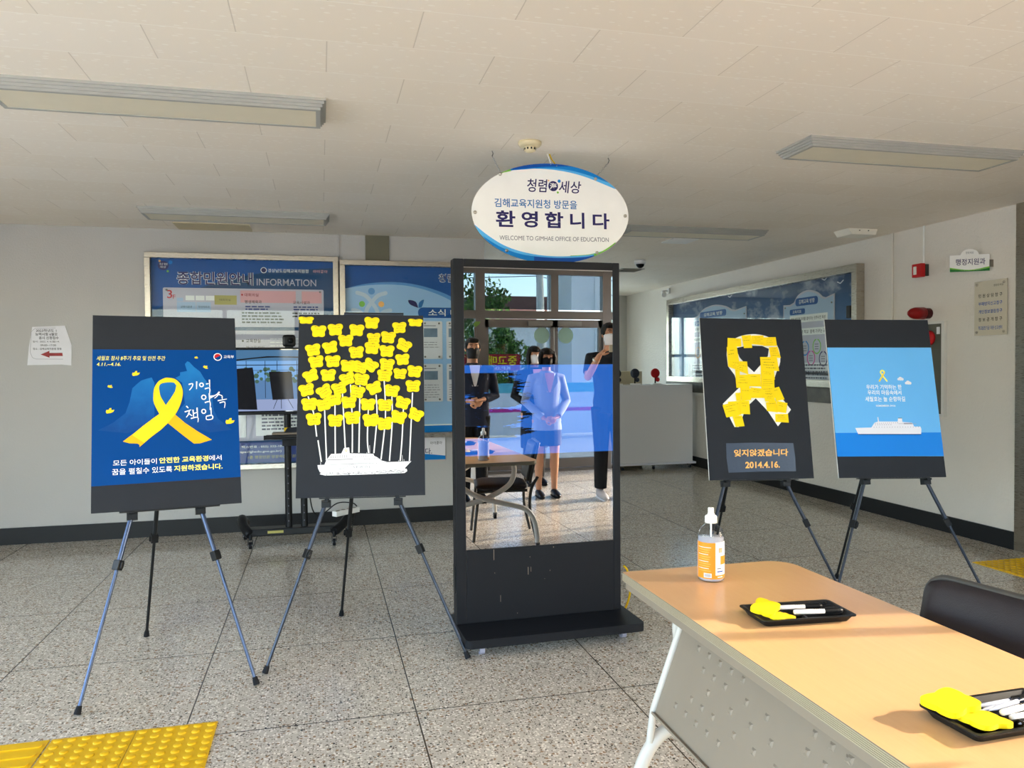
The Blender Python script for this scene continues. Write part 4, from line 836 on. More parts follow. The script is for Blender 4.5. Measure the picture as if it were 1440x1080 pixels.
wins(-.1598, .1814, -.045, .1835, 17, .005, .003); wins(-.1451, .193, -.0707, .196, 8, .003, .004); wins(-.1451, .200, -.0707, .203, 8, .003, .003); wins(-.0407, .1943, .0623, .199, 11, .0026, .0026); wins(.015, .1824, .0796, .1842, 9, .003, .003); wins(.0236, .1582, .1227, .1615, 7, .002, .002); wins(-.172, .1462, -.1128, .1471, 4, .002, .002)
b.ribbon(bez([(-.1148, .135), (-.0873, .1388), (-.0618, .1513), (-.0363, .1594)], 4), .0012, .0019, M['greytxt']); b.ribbon([(-.207, .157), (-.045, .159), (.24, .1665)], .0009, .0019, M['greytxt'])
b.disc(-.0735, .228, .0055, .0019, M['p_yel2']); b.disc(-.0735, .228, .0035, .0021, M['paper']); b.ribbon([(-.078, .2185), (-.0735, .2245), (-.069, .2185)], .002, .0019, M['p_yel2'])
for x, y0, y1 in ((.0412, .2095, .2498), (.2, .168, .1987), (.208, .168, .178), (-.194, .158, .171), (.027, .2085, .216), (.182, .167, .174)): b.ribbon([(x, y0), (x-.001, y1)], .0017, .0016, M['paper'])
b.build('ship_cutout', t)
# --- board 3 : ribbon of notes
t = boards[2]; b = MB()
rib = bez([(-.163, .70), (-.1508, .7532), (-.0993, .7999), (-.0185, .822), (.0609, .8188), (.1212, .7941), (.1569, .7394), (.1597, .6635), (.1327, .6046)], 4)+[(.1001, .5295), (.1151, .4962), (.1596, .4464), (.2034, .3884), (.1164, .2942), (.0619, .3807), (-.005, .4532), (-.0672, .4016), (-.1185, .2918), (-.1443, .292), (-.2039, .4224), (-.1025, .5126), (-.1233, .5869), (-.1589, .6365)]
b.flat(rib, .0008, M['white'])
b.flat([(-.1053, .7411), (-.0323, .7561), (.056, .7553), (.0964, .7388), (.0868, .6966), (.0387, .646), (-.0042, .6024), (-.0492, .6454), (-.0856, .6869)], .0013, M['char'])
b.rect(-.041, .5065, .035, .519, .0014, M['white']); b.build('white_ribbon', t)
RN = [[(-.1502, .7993), (-.0689, .7961), (-.0723, .7498), (-.1556, .7465)], [(-.0659, .813), (-.0083, .8179), (-.0087, .742), (-.058, .7407)], [(-.0059, .8137), (.0678, .8163), (.0694, .7571), (-.0096, .7648)], [(.0687, .8045), (.1419, .8071), (.1421, .7545), (.0603, .7537)], [(-.1599, .7464), (-.0986, .7496), (-.0918, .6618), (-.1592, .6323)], [(.0953, .7473), (.149, .752), (.1614, .6846), (.0995, .6883)], [(.0377, .6904), (.1397, .6912), (.1463, .6089), (.0363, .6151)], [(-.1482, .6656), (-.0435, .6638), (-.0448, .5872), (-.1592, .6323)], [(-.1186, .6284), (-.0895, .6327), (-.0931, .5829), (-.1189, .5869)], [(-.1189, .5869), (-.0359, .5889), (-.0419, .5085), (-.1199, .5126)], [(-.0445, .5914), (.0327, .5917), (.0289, .5194), (-.0497, .5209)], [(.0363, .6151), (.1155, .6113), (.1139, .5586), (.0322, .5626)], [(.0347, .5709), (.1149, .5711), (.1102, .5128), (.0305, .5169)], [(-.0956, .5126), (-.0288, .5085), (-.0381, .4426), (-.0949, .4386)], [(-.0326, .5168), (.0369, .5086), (.0309, .4549), (-.0389, .4549)], [(-.1263, .4838), (-.0958, .4862), (-.0975, .4386), (-.1252, .4386)], [(.0331, .5169), (.1127, .5212), (.1118, .4548), (.0327, .4549)], [(.0393, .4838), (.0968, .4879), (.1098, .43), (.0486, .4342)], [(.0984, .5087), (.1391, .5195), (.1658, .4464), (.1147, .4366)], [(-.2087, .4159), (-.1255, .4345), (-.1138, .3568), (-.1921, .345)], [(-.173, .4346), (-.1036, .4386), (-.1005, .3609), (-.1744, .3531)], [(-.1034, .4402), (-.047, .4401), (-.0502, .3623), (-.1046, .365)], [(.0527, .4301), (.1148, .4382), (.1183, .3722), (.0549, .3807)], [(.1192, .4382), (.1827, .4257), (.1664, .3679), (.1098, .3764)], [(.1045, .364), (.1819, .3637), (.1813, .3143), (.1026, .3189)], [(-.1529, .353), (-.0965, .3568), (-.088, .2957), (-.14, .292)]]
q = random.Random(31)
for k, P in enumerate(RN):
    cx, cy = sum(p[0] for p in P)/4, sum(p[1] for p in P)/4; b = MB(); lo = [(p[0]-cx, p[1]-cy) for p in P]
    if (lo[0][0]*lo[1][1]-lo[1][0]*lo[0][1]) > 0: pass
    lift = .004+.003*(k % 2); zt = [0.0015, 0.0015, lift, lift*.8]; n = 4   # lower edge curls away from the board
    v = [(x, y, z_) for (x, y), z_ in zip(lo, zt)]+[(x, y, z_-.0008) for (x, y), z_ in zip(lo, zt)]
    b.add(v, [(3, 2, 1, 0), (4, 5, 6, 7), (0, 1, 5, 4), (1, 2, 6, 5), (2, 3, 7, 6), (3, 0, 4, 7)], M['note2'])
    w = (lo[1][0]-lo[0][0]); h = lo[0][1]-lo[3][1]
    def surf(a, c): return tuple(v[0][j]*(1-a)*(1-c)+v[1][j]*a*(1-c)+v[2][j]*a*c+v[3][j]*(1-a)*c for j in range(3))
    for j in range(q.randint(1, 4)):
        c = .18+j*.2; a = q.uniform(.08, .3); e = q.uniform(.6, .92)
        while a < e:
            l_ = q.uniform(.06, .12); P4 = [surf(a, c+.028), surf(min(e, a+l_), c+.028), surf(min(e, a+l_), c), surf(a, c)]
            b.add([(x, y, z_+.0005) for x, y, z_ in P4], [(0, 1, 2, 3)], M['ink'] if q.random() < .7 else M['inkdark']); a += l_+.03
    o = b.build('sticky_note', t); o.location = (cx, cy, .0012+.0007*(k % 4))
b = MB(); K('tape', '#454f60', .22, grain=.3, gscale=60); b.prism([(-.2003, .2021), (-.05, .2035), (.2007, .1995), (.206, .12), (.2048, .0412), (0, .043), (-.1963, .0398), (-.203, .12)], 0, .0008, M['tape'])
b.text('잊지않겠습니다', -.1577, .127, .1655, .1673, .0013, M['orange'], .028, .06); b.text('2014.4.16.', -.0966, .062, .1093, .099, .0013, M['orange'], .03, .06); b.build('taped_caption', t)
# --- board 4
t = boards[3]; b = MB(); z = .0012
b.prism([(-.3085, .7463), (.310, .7475), (.310, .1173), (-.3075, .1214)], 0, z, M['sky']); b.rect(-.308, .119, .3098, .2525, z+.0003, M['sea'])
h = [(-.19, .2801), (-.1758, .2454), (.1913, .2436), (.1963, .2728), (.1922, .2863), (.1557, .2864), (.1461, .3086), (.0897, .3128), (.0883, .3366), (.0664, .3367), (.0616, .3153), (-.0477, .3158), (-.049, .3411), (-.0541, .3411), (-.0541, .3158), (-.0742, .3095), (-.0956, .282)]
b.flat(h, z+.0006, M['ship_w']); b.flat([(-.180, .2454), (-.172, .2405), (.19, .2385), (.193, .2436)], z+.0005, M['p_blue'])
for (x0, y0, x1, y1, n, w_, h_) in ((-.07, .306, .06, .308, 12, .006, .003), (-.07, .297, .02, .298, 8, .006, .003), (-.08, .284, .18, .284, 18, .0035, .004), (.09, .303, .145, .302, 2, .05, .002)):
    for k in range(n): f_ = k/(n-1); x = x0+(x1-x0)*f_; y = y0+(y1-y0)*f_; b.rect(x-w_/2, y-h_/2, x+w_/2, y+h_/2, z+.0009, M['ship_d'])
b.rect(.0664, .333, .0883, .3367, z+.0009, M['greytxt']); b.rect(.0966, .3, .146, .3075, z+.0008, M['ship_d'])
for m_, w_, pts in ((M['p_ytxt'], .0085, [(-.022, .547), (.004, .585), (.014, .602), (.003, .612), (-.008, .602), (.0, .585), (.026, .547)]),): b.ribbon(bez(pts, 6), w_, z+.0006, m_)
b.ribbon([(-.022, .547), (.004, .585), (.014, .602)], .006, z+.0009, M['p_yel'])
for x, y, s in ((.1055, .5635, 1), (.1481, .5408, 1.05)):
    for dx, dy, rr_ in ((0, 0, .011), (-.011, -.003, .007), (.011, -.003, .008)): b.disc(x+dx*s, y+dy*s, rr_*s, z+.0005+.0001*(dx > 0), M['ship_w'], n=16)
b.text('우리가 기억하는 한', -.1013, .501, .1074, .5287, z+.0005, M['p_txt'], .012); b.text('우리의 마음속에서', -.0965, .469, .1021, .4965, z+.0005, M['p_txt'], .012); b.text('세월호는 늘 순항하길', -.1143, .431, .1201, .460, z+.0005, M['p_txt'], .012); b.text('REMEMBER 0416', -.0549, .401, .0587, .412, z+.0005, M['p_txt'], .01)
b.build('poster', t)

# ------------------------------------------------------------------ digital kiosk
t = empty('digital_kiosk', 'tall black standing kiosk with a mirror-like screen under the oval sign', 'kiosk', (1.11, 3.885, 0), R(1.4))
kt = Matrix.Identity(4)
b = MB(); x0, x1, d0, d1 = -.452, .452, 0, .075
sx0, sx1, sz0, sz1 = -.398, .412, .478, 1.925
b.box(x0, sx0, d0, d1, .1, 1.966, M['kiosk']); b.box(sx1, x1, d0, d1, .1, 1.966, M['kiosk']); b.box(sx0, sx1, d0, d1, sz1, 1.966, M['kiosk']); b.box(sx0, sx1, d0, d1, .1, sz0, M['kiosk']); b.box(sx0, sx1, .02, d1, sz0, sz1, M['kiosk'])
b.build('body', t, bevel=.004)
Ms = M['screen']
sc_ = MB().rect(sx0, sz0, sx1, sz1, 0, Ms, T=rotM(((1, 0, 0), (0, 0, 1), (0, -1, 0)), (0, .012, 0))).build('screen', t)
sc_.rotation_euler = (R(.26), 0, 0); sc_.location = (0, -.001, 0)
b = MB(); Tf = rotM(((1, 0, 0), (0, 0, 1), (0, -1, 0)), (0, -.0008, 0))
for x, za, zb, w_ in ((-.254, .42, .475, .003), (-.07, .33, .37, .003), (-.055, .345, .37, .002), (-.22, .20, .235, .002), (.07, .462, .468, .004), (-.06, .42, .425, .002), (.05, .34, .346, .002), (-.25, .35, .355, .002), (-.13, .13, .136, .002), (.02, .3, .303, .002)): b.rect(x-w_/2, za, x+w_/2, zb, 0, M['panel'], T=Tf)
b.build('scratch_marks', t)
b = MB(); b.prism(rrect(-.452, -.245, .482, .19, .03, 6), .058, .1, M['kiosk']); b.build('base_plate', t, bevel=.004)
for x, y in ((-.36, -.16), (.40, -.14), (-.36, .13), (.40, .13)):
    b = MB(); b.cyl((x-.012, y, .0275), (x+.012, y, .0275), .027, M['ship_d'], seg=20); b.cyl((x-.014, y, .0275), (x+.014, y, .0275), .012, M['chrome'], seg=14); b.box(x-.018, x-.014, y-.015, y+.012, .02, .06, M['chrome']); b.box(x+.014, x+.018, y-.015, y+.012, .02, .06, M['chrome']); b.build('caster', t)
MB().box(-.458, -.452, .01, .05, .26, .40, M['black']).build('side_cover', t); MB().box(.452, .458, .02, .055, .28, .36, M['white']).build('socket_cover', t)
kc = (MB().tube(bez([(1.60, 3.95, .32), (1.625, 3.96, .29), (1.655, 4.0, .2), (1.66, 4.02, .12), (1.63, 4.05, .03), (1.58, 4.12, .012), (1.45, 4.2, .01), (1.2, 4.3, .01)], 6), .006, M['yellow_cord'], 8).build('power_cord')); kc.parent = t; bpy.context.view_layer.update(); kc.matrix_parent_inverse = t.matrix_world.inverted(); kc['label'] = 'yellow power cord'

# ------------------------------------------------------------------ TV cart
t = empty('tv_cart', 'black wheeled TV stand with two posts in front of the information board', 'TV stand', (-.2, 6.42, 0))
for x in (-.06, .06): MB().tube([(x, 0, .10), (x, 0, 1.36)], .027, M['black'], 14).build('post', t)
b = MB()
for k in range(8):
    for x in (-.06, .06): b.disc(x, .2+.06*k, .005, .0275, M['greytxt'], T=rotM(((1, 0, 0), (0, 0, 1), (0, -1, 0))), n=8)
b.build('bolt_hole', t)
MB().box(-.36, .34, -.06, .07, .095, .15, M['black']).build('crossbar', t, bevel=.006)
MB().box(-.22, -.10, -.064, -.06, .115, .135, M['khaki']).build('brand_plate', t)
for s, P in ((-1, [(-.42, .30, .14), (-.43, .15, .20), (-.40, .02, .155), (-.35, -.06, .11)]), (1, [(.43, .30, .14), (.43, .15, .2), (.37, .0, .155), (.29, -.11, .11)])):
    MB().tube(bez(P, 6), [.038]*18+[.032], M['black'], 12).build('foot', t)
    for px, py in ((P[0][0], P[0][1]), (P[3][0], P[3][1])):
        b = MB(); b.cyl((px-.012, py, .028), (px+.012, py, .028), .027, M['rubber'], seg=18); b.cyl((px-.014, py, .028), (px+.014, py, .028), .014, M['chrome'], seg=12); b.box(px-.02, px-.015, py-.014, py+.014, .025, .075, M['black']); b.box(px+.015, px+.02, py-.014, py+.014, .025, .075, M['black']); b.cyl((px, py, .07), (px, py, .115), .012, M['black']); b.build('caster', t)
MB().box(-.23, .25, -.2, .1, .865, .88, M['black']).box(-.23, .25, -.2, -.19, .88, .90, M['black']).box(-.1, .1, -.05, .03, .80, .865, M['black']).build('shelf', t, bevel=.003)
MB().box(-.085, -.035, -.031, -.027, .875, .945, M['p_yel']).build('warning_label', t)
MB().box(-.2, .2, -.03, .0, 1.2, 1.42, M['black']).build('mount_plate', t)
t = empty('television', 'black television with a webcam view on its screen on the wheeled stand', 'television', (-.2, 6.33, 1.055))
MB().box(-.468, .468, .0, .05, 0, .525, M['black']).build('housing', t, bevel=.004); MB().box(-.455, .455, -.002, .004, .022, .512, M['tv']).build('screen', t)
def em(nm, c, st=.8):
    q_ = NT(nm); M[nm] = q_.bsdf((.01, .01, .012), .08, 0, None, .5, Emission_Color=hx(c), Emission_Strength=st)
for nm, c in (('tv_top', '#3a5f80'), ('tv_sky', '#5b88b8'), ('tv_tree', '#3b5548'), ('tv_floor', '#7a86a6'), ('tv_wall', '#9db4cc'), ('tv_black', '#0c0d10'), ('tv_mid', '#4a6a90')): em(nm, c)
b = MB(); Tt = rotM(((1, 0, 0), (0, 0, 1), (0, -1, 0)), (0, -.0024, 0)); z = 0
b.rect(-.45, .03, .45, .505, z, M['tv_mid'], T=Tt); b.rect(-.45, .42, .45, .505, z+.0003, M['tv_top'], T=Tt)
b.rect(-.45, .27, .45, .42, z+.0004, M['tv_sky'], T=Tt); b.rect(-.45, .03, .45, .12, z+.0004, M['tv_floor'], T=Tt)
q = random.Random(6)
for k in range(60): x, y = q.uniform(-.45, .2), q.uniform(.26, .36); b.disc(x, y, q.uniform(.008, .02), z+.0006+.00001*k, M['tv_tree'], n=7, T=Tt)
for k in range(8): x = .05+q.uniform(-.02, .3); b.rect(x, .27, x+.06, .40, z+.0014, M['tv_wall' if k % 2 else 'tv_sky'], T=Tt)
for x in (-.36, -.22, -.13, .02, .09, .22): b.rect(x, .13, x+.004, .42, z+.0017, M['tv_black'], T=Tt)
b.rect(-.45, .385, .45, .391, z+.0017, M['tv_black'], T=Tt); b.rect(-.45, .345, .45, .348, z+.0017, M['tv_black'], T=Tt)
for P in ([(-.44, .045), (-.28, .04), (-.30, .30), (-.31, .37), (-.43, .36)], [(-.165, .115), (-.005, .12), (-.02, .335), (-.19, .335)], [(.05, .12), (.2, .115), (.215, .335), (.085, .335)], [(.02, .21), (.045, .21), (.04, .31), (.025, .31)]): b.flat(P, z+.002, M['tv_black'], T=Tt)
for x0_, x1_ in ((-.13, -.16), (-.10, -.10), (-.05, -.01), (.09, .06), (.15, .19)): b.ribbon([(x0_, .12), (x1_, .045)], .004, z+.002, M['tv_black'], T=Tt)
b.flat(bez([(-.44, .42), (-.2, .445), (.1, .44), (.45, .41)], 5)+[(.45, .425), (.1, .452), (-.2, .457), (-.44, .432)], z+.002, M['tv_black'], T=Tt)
b.build('screen_picture', t)  # picture shown by the switched-on set, drawn in glowing flat shapes
t = empty('webcam', 'small black camera sitting on top of the television', 'camera', (-.236, 6.36, 1.58))
MB().box(-.05, .05, -.03, .03, .005, .10, M['black']).build('body', t, bevel=.02); MB().lathe([(.001, .012), (.02, .01), (.024, 0), (.024, -.004), (.001, -.004)], M['darkglass'], 20, T=rotM(((1, 0, 0), (0, 0, 1), (0, -1, 0)), (.012, -.03, .055))).build('lens', t); MB().box(-.03, .03, -.03, .03, 0, .008, M['black']).build('stand', t)
t = empty('media_player', 'black and silver device on the shelf of the TV stand', 'electronic device', (-.23, 6.3, .8805))
MB().box(-.14, .1, -.06, .07, .02, .035, M['panel']).box(-.14, .1, -.06, .07, 0, .02, M['black']).build('case', t, bevel=.003)
t = empty('conference_phone', 'small dark phone-like device lying on the shelf device of the TV stand', 'electronic device', (-.22, 6.32, .9157))
MB().prism([(-.06, 0), (.08, 0), (.07, .04), (-.04, .03)], -.04, .05, M['char'], T=rotM(((1, 0, 0), (0, 0, 1), (0, -1, 0)))).build('case', t, bevel=.004)
t = empty('power_strip', 'white power strip resting on the right foot of the TV stand', 'power strip', (.19, 6.47, .2155))
Tq = Matrix.Rotation(R(42), 4, 'Z')
MB().box(-.13, .13, -.026, .026, 0, .042, M['white'], T=Tq).build('case', t, bevel=.004)
b = MB()
for k in range(4): b.disc(-.09+.06*k, 0, .018, .0425, M['panel'], T=Tq, n=14)
b.build('socket', t)
pc = (MB().tube(bez([(.28, 6.55, .262), (.24, 6.5, .30), (.12, 6.52, .30), (.0, 6.5, .22), (-.07, 6.48, .25), (-.10, 6.49, .45), (-.08, 6.5, .8), (-.05, 6.47, 1.1)], 6), .005, M['black'], 6).build('power_cable')); pc.parent = t; pc.location = (-.19, -6.47, -.2155); pc['label'] = 'black cable'
# ------------------------------------------------------------------ hall counter and its small things
t = empty('reception_counter', 'glossy white wheeled counter in the hall behind the kiosk', 'counter', (4.18, 9.95, 0))
MB().box(-.78, .775, -.24, .24, .09, 1.15, M['gloss_white']).build('body', t, bevel=.006); MB().box(-.80, .81, -.27, .26, .065, .09, M['ship_w']).build('base_rail', t)
for x in (-.7, -.25, .2, .74):
    for y in (-.22, .2):
        b = MB(); b.cyl((x-.01, y, .024), (x+.01, y, .024), .0235, M['leg_grey'], seg=14); b.box(x-.015, x+.015, y-.012, y+.016, .03, .066, M['steel_dark']); b.build('caster', t)
for nm, x, mm, lb in (('red', 4.47, 'red', 'round red desk fan on the white counter'), ('grey', 4.17, 'leg_grey', 'round grey desk fan on the white counter'), ('black', 3.905, 'black', 'round black desk fan on the white counter beside the kiosk edge')):
    t = empty('desk_fan', lb, 'desk fan', (x, 9.86, 1.1505), group='desk fans on the counter')
    MB().box(-.05, .07, -.05, .05, 0, .018, M['white']).build('base', t, bevel=.003)
    MB().cyl((0, 0, .018), (0, 0, .10), .009, M['black']).build('stem', t)
    Tn = rotM(((1, 0, 0), (0, 0, 1), (0, -1, 0)), (0, 0, .155)); b = MB()
    b.lathe([(.001, -.025), (.045, -.022), (.064, -.008), (.066, .004), (.060, .014), (.03, .020), (.001, .021)], M[mm], 24, T=Tn)
    for k in range(12): a = 2*math.pi*k/12; b.box(.012, .058, -.0015, .0015, .017, .022, M[mm], T=Tn@Matrix.Rotation(a, 4, 'Z'))
    b.build('fan_head', t)
    MB().ball((.03, -.012, .068), .032, M[mm], ry=.02).build('motor', t)
t = empty('cabinet', 'beige cabinet standing behind the white counter', 'cabinet', (4.02, 10.55, 0))
MB().box(-.46, .46, -.22, .22, 0, 1.33, M['beige']).build('body', t, bevel=.005); MB().box(-.45, -.005, -.235, -.22, .05, 1.29, M['beige']).build('door', t); MB().box(.005, .45, -.235, -.22, .05, 1.29, M['beige']).build('door', t)
t = empty('potted_succulent', 'low dark green potted plant on the ledge beside the white counter', 'potted plant', (XR-.045, 9.72, 1.1725)) if False else None

# ------------------------------------------------------------------ tactile paving
def tactile(x, y, kind, label, s=.3):
    t = empty('tactile_paving_tile', label, 'tactile paving', (x, y, 0), group='yellow tactile paving tiles')
    b = MB(); b.box(0, s-.003, 0, s-.003, 0, .004, M['tactile'])
    if kind == 'dot':
        for i in range(6):
            for j in range(6):
                b.lathe([(.0165, .0035), (.0155, .007), (.012, .0088), (.001, .0092)], M['tactile'], 14, T=Matrix.Translation((.025+.05*i, .025+.05*j, 0)))
    else:
        for j in range(4): b.prism(rrect(.012, .02+.072*j, s-.015, .052+.072*j, .015, 4), .0035, .009, M['tactile'])
    o = b.build('tile_surface', t); return t
RW = ('rear row', 'front row')
for row, yb in ((0, 2.975), (1, 2.675)):
    tactile(-.715, yb, 'dot', 'domed yellow tactile tile at bottom left, right end of the '+RW[row])
    tactile(-1.015, yb, 'dot', 'domed yellow tactile tile at bottom left, beside the ribbed tiles, '+RW[row])
    tactile(-1.32, yb, 'bar', 'ribbed yellow guiding tile at bottom left, beside the domed tiles, '+RW[row])
for i in range(2):
    for j in range(2): tactile(4.47+.3*i, 3.92+.3*j, 'dot', 'domed yellow tactile tile by the glass office door, %s and %s' % (('wall side' if i else 'room side'), ('far row' if j else 'near row')))

# ------------------------------------------------------------------ folding table
TX0, TX1, TY0, TY1, TZ = .98, 1.60, .63, 2.44, .72
t = empty('folding_table', 'long maple-topped folding table with a beige modesty panel, lower right', 'table', (1.29, 1.53, 0))
o3 = lambda b, nm, par, bv=0: b.build(nm, par, bv, loc=(-1.29, -1.53, 0) if par is t else None)
def top_poly(g=0.0):
    P = []
    for cx, cy, rr, a in ((TX1, TY1, .085, 0), (TX0, TY1, .012, 90), (TX0, TY0, .012, 180), (TX1, TY0, .085, 270)):
        sx_ = -1 if cx == TX1 else 1; sy_ = -1 if cy == TY1 else 1
        for i in range(8): q_ = R(a+90*i/7); P.append((cx+sx_*rr+(rr+g)*math.cos(q_), cy+sy_*rr+(rr+g)*math.sin(q_)))
    return P
b = MB(); b.prism(top_poly(-.0012), .6935, TZ, M['maple'], side=M['edge']); o3(b, 'tabletop', t)
b = MB()
for k in range(6): b.prism(top_poly(.0008), .6945+.0042*k, .6945+.0042*k+.0027, M['edge'])
b.prism(top_poly(-.0006), .6942, .7190, M['edge_d']); o3(b, 'ribbed_edge', t)
b = MB(); b.box(.984, 1.0, .66, 2.41, .670, .6935, M['panel']); b.box(1.03, 1.07, .9, 2.2, .668, .6935, M['panel']); b.box(1.50, 1.53, .9, 2.2, .665, .6935, M['panel']); o3(b, 'rail', t)
pv = Vector((1.05, 2.1, .668)); pd = (Vector((.945, 2.1, .395))-Vector((1.05, 2.1, .675))).normalized(); pr = Vector((0, -1, 0)); Tp = rotM((pr, pd, pr.cross(pd)), Vector((1.05, 2.1, .666)))
b = MB(); PW = 1.14; sgn = 1 if (pr.cross(pd)).x > 0 else -1
b.box(0, PW, .012, .298, -.004 if sgn < 0 else 0, 0 if sgn < 0 else .004, M['panel'], T=Tp); b.box(0, PW, .292, .298, -.012, .012, M['panel'], T=Tp)
DM = [(.113, .055), (.173, .054), (.232, .053), (.29, .052), (.349, .051), (.168, .097), (.227, .096), (.286, .095), (.222, .139), (.157, .185), (.093, .231), (.216, .184), (.339, .138), (.389, .093), (.152, .229), (.275, .182), (.213, .229), (.272, .228), (.331, .226), (.381, .181), (.431, .135), (.478, .091), (.519, .134), (.471, .179), (.558, .175)]
DM += [(a+.47, c) for a, c in DM if a+.47 > .60]+[(a+.94-.3, c) for a, c in DM[:3]]
for a, c in DM:      # small pressed squares standing out of the sheet
    h_ = .0085; zo = -.0038 if sgn > 0 else .0038; v = [(a-h_, c-h_, 0), (a+h_, c-h_, 0), (a+h_, c+h_, 0), (a-h_, c+h_, 0), (a-h_*.45, c-h_*.45, zo), (a+h_*.45, c-h_*.45, zo), (a+h_*.45, c+h_*.45, zo), (a-h_*.45, c+h_*.45, zo)]
    F = [(0, 1, 5, 4), (1, 2, 6, 5), (2, 3, 7, 6), (3, 0, 4, 7), (4, 5, 6, 7)]
    b.add(v, F if sgn < 0 else [q_[::-1] for q_ in F], M['panel'], T=Tp)
o3(b, 'modesty_panel', t)
for yy_ in (2.14, .92):
    P = [(1.49, .685), (1.505, .60), (1.46, .50), (1.30, .415), (1.10, .36), (.975, .315), (.912, .23), (.888, .12), (.885, .06)]
    for s in (0, 1):
        Q = [((x if not s else 2.56-x), yy_+(.022 if s else -.022), z) for x, z in P]
        g = MB().tube(bez(Q, 6), .0195, M['leg_white'], 14).build('leg', t, loc=(-1.29, -1.53, 0))
        fx_, fy_ = Q[-1][0], Q[-1][1]; b = MB(); b.cyl((fx_-.011, fy_, .024), (fx_+.011, fy_, .024), .0235, M['rubber'], seg=16); b.box(fx_-.016, fx_+.016, fy_-.012, fy_+.012, .03, .062, M['cap']); b.build('caster', g)
    MB().box(1.022, 1.078, yy_-.05, yy_-.005, .655, .6935, M['cap']).build('hinge_block', t, loc=(-1.29, -1.53, 0), bevel=.004)
    MB().tube([(1.05, yy_-.028, .67), (.948, yy_-.028, .395), (.935, yy_-.028, .30)], .011, M['leg_white'], 10).build('panel_stay', t, loc=(-1.29, -1.53, 0))
# ------------------------------------------------------------------ chair
t = empty('chair', 'dark leatherette chair pushed up to the far side of the table', 'chair', (1.525, 1.655, 0), R(-79))
def pad(w, h, th, m, curve, b, T):
    """rounded, slightly curved and crowned cushion in local x,z, thickness along y"""
    nx, nz = 14, 12; V = []; F = []
    def pt(i, j, side):
        a = -1+2*i/nx; c = -1+2*j/nz; k = 8.0
        sq = (abs(a)**k+abs(c)**k)**(1/k); mxx = max(abs(a), abs(c)) or 1; sc_ = mxx/sq if sq > 0 else 1
        x, z = a*sc_*w/2, c*sc_*h/2; e = (1-abs(a)**4)*(1-abs(c)**4)
        return (x, curve*(a*a)+side*th*.5*(.30+.70*e**.5), z)
    for s in (-1, 1):
        for j in range(nz+1):
            for i in range(nx+1): V.append(pt(i, j, s))
    n = (nx+1)*(nz+1)
    for j in range(nz):
        for i in range(nx):
            q_ = j*(nx+1)+i; F.append((q_, q_+1, q_+nx+2, q_+nx+1)); F.append((n+q_+nx+1, n+q_+nx+2, n+q_+1, n+q_))
    ring = [i for i in range(nx+1)]+[(j*(nx+1)+nx) for j in range(1, nz+1)]+[nz*(nx+1)+i for i in range(nx-1, -1, -1)]+[j*(nx+1) for j in range(nz-1, 0, -1)]
    for k in range(len(ring)): a, c = ring[k], ring[(k+1) % len(ring)]; F.append((a, n+a, n+c, c))
    b.add(V, F, m, True, T); return b
Tbk = Matrix.Translation((0, .260, .628)) @ Matrix.Rotation(R(-13), 4, 'X')
pad(.445, .315, .055, M['leather'], -.028, MB(), Tbk).build('backrest', t)
b = MB(); fr_ = [(x*1.012, -.028*(x/.2225)**2+.02, z) for x, z in rrect(-.226, -.161, .226, .161, .05, 5)]
b.tube(fr_+[fr_[0]], .011, M['chair_frame'], 8, T=Tbk); b.build('back_frame', t)
pad(.44, .42, .06, M['leather'], 0, MB(), Matrix.Translation((0, 0, .44)) @ Matrix.Rotation(R(90), 4, 'X')).build('seat', t)
for s in (-1, 1):
    MB().tube(bez([(s*.20, .285, .52), (s*.21, .23, .42), (s*.21, .22, .25), (s*.22, .27, .012)], 5), .0125, M['chair_frame'], 10).build('leg', t)
    MB().tube(bez([(s*.20, .20, .415), (s*.20, -.16, .405), (s*.21, -.19, .36), (s*.22, -.23, .012)], 5), .0125, M['chair_frame'], 10).build('leg', t)
# ------------------------------------------------------------------ sanitizer
t = empty('sanitizer_bottle', 'clear spray bottle of hand sanitizer with an orange and white label on the table', 'bottle', (1.225, 2.275, TZ+.0005))
MB().lathe([(.036, 0), (.0415, .004), (.042, .012), (.042, .142), (.041, .152), (.037, .163), (.030, .172), (.021, .179), (.0155, .183), (.0155, .192)], M['clear'], 32).build('bottle_body', t)
MB().lathe([(.036, .003), (.0402, .008), (.0402, .140), (.001, .1405)], M['gel'], 28).build('gel', t)
b = MB(); lr = .0424
def strip(a0, a1, z0, z1, m, rr_=lr):
    n = max(2, int(abs(a1-a0)/6)); v = []
    for k in range(n+1):
        a = R(a0+(a1-a0)*k/n); v += [(rr_*math.cos(a), rr_*math.sin(a), z0), (rr_*math.cos(a), rr_*math.sin(a), z1)]
    b.add(v, [(2*k, 2*k+2, 2*k+3, 2*k+1) for k in range(n)], m, True)
strip(-205, -99, .012, .128, M['orange2']); strip(-99, 60, .024, .130, M['paper']); strip(-99, 60, .012, .024, M['orange2']); strip(-205, -196, .012, .130, M['paper'], lr+.0002)
for k in range(11): strip(-182, -118-(k*17 % 13), .112-.0075*k, .1135-.0075*k, M['orange'] if k % 3 else M['paper'], lr+.0003)
strip(-150, -116, .016, .030, M['paper'], lr+.0004)
for k in range(9): strip(-146+3*k, -144.6+3*k-(k % 2)*.6, .018, .028, M['inkdark'], lr+.0007)
for k in range(3): strip(-84+7*k, -80+7*k, .096-.0*k, .108, M['orange2'], lr+.0004); strip(-84+7*k, -78+7*k, .108, .1105, M['orange2'], lr+.0004)
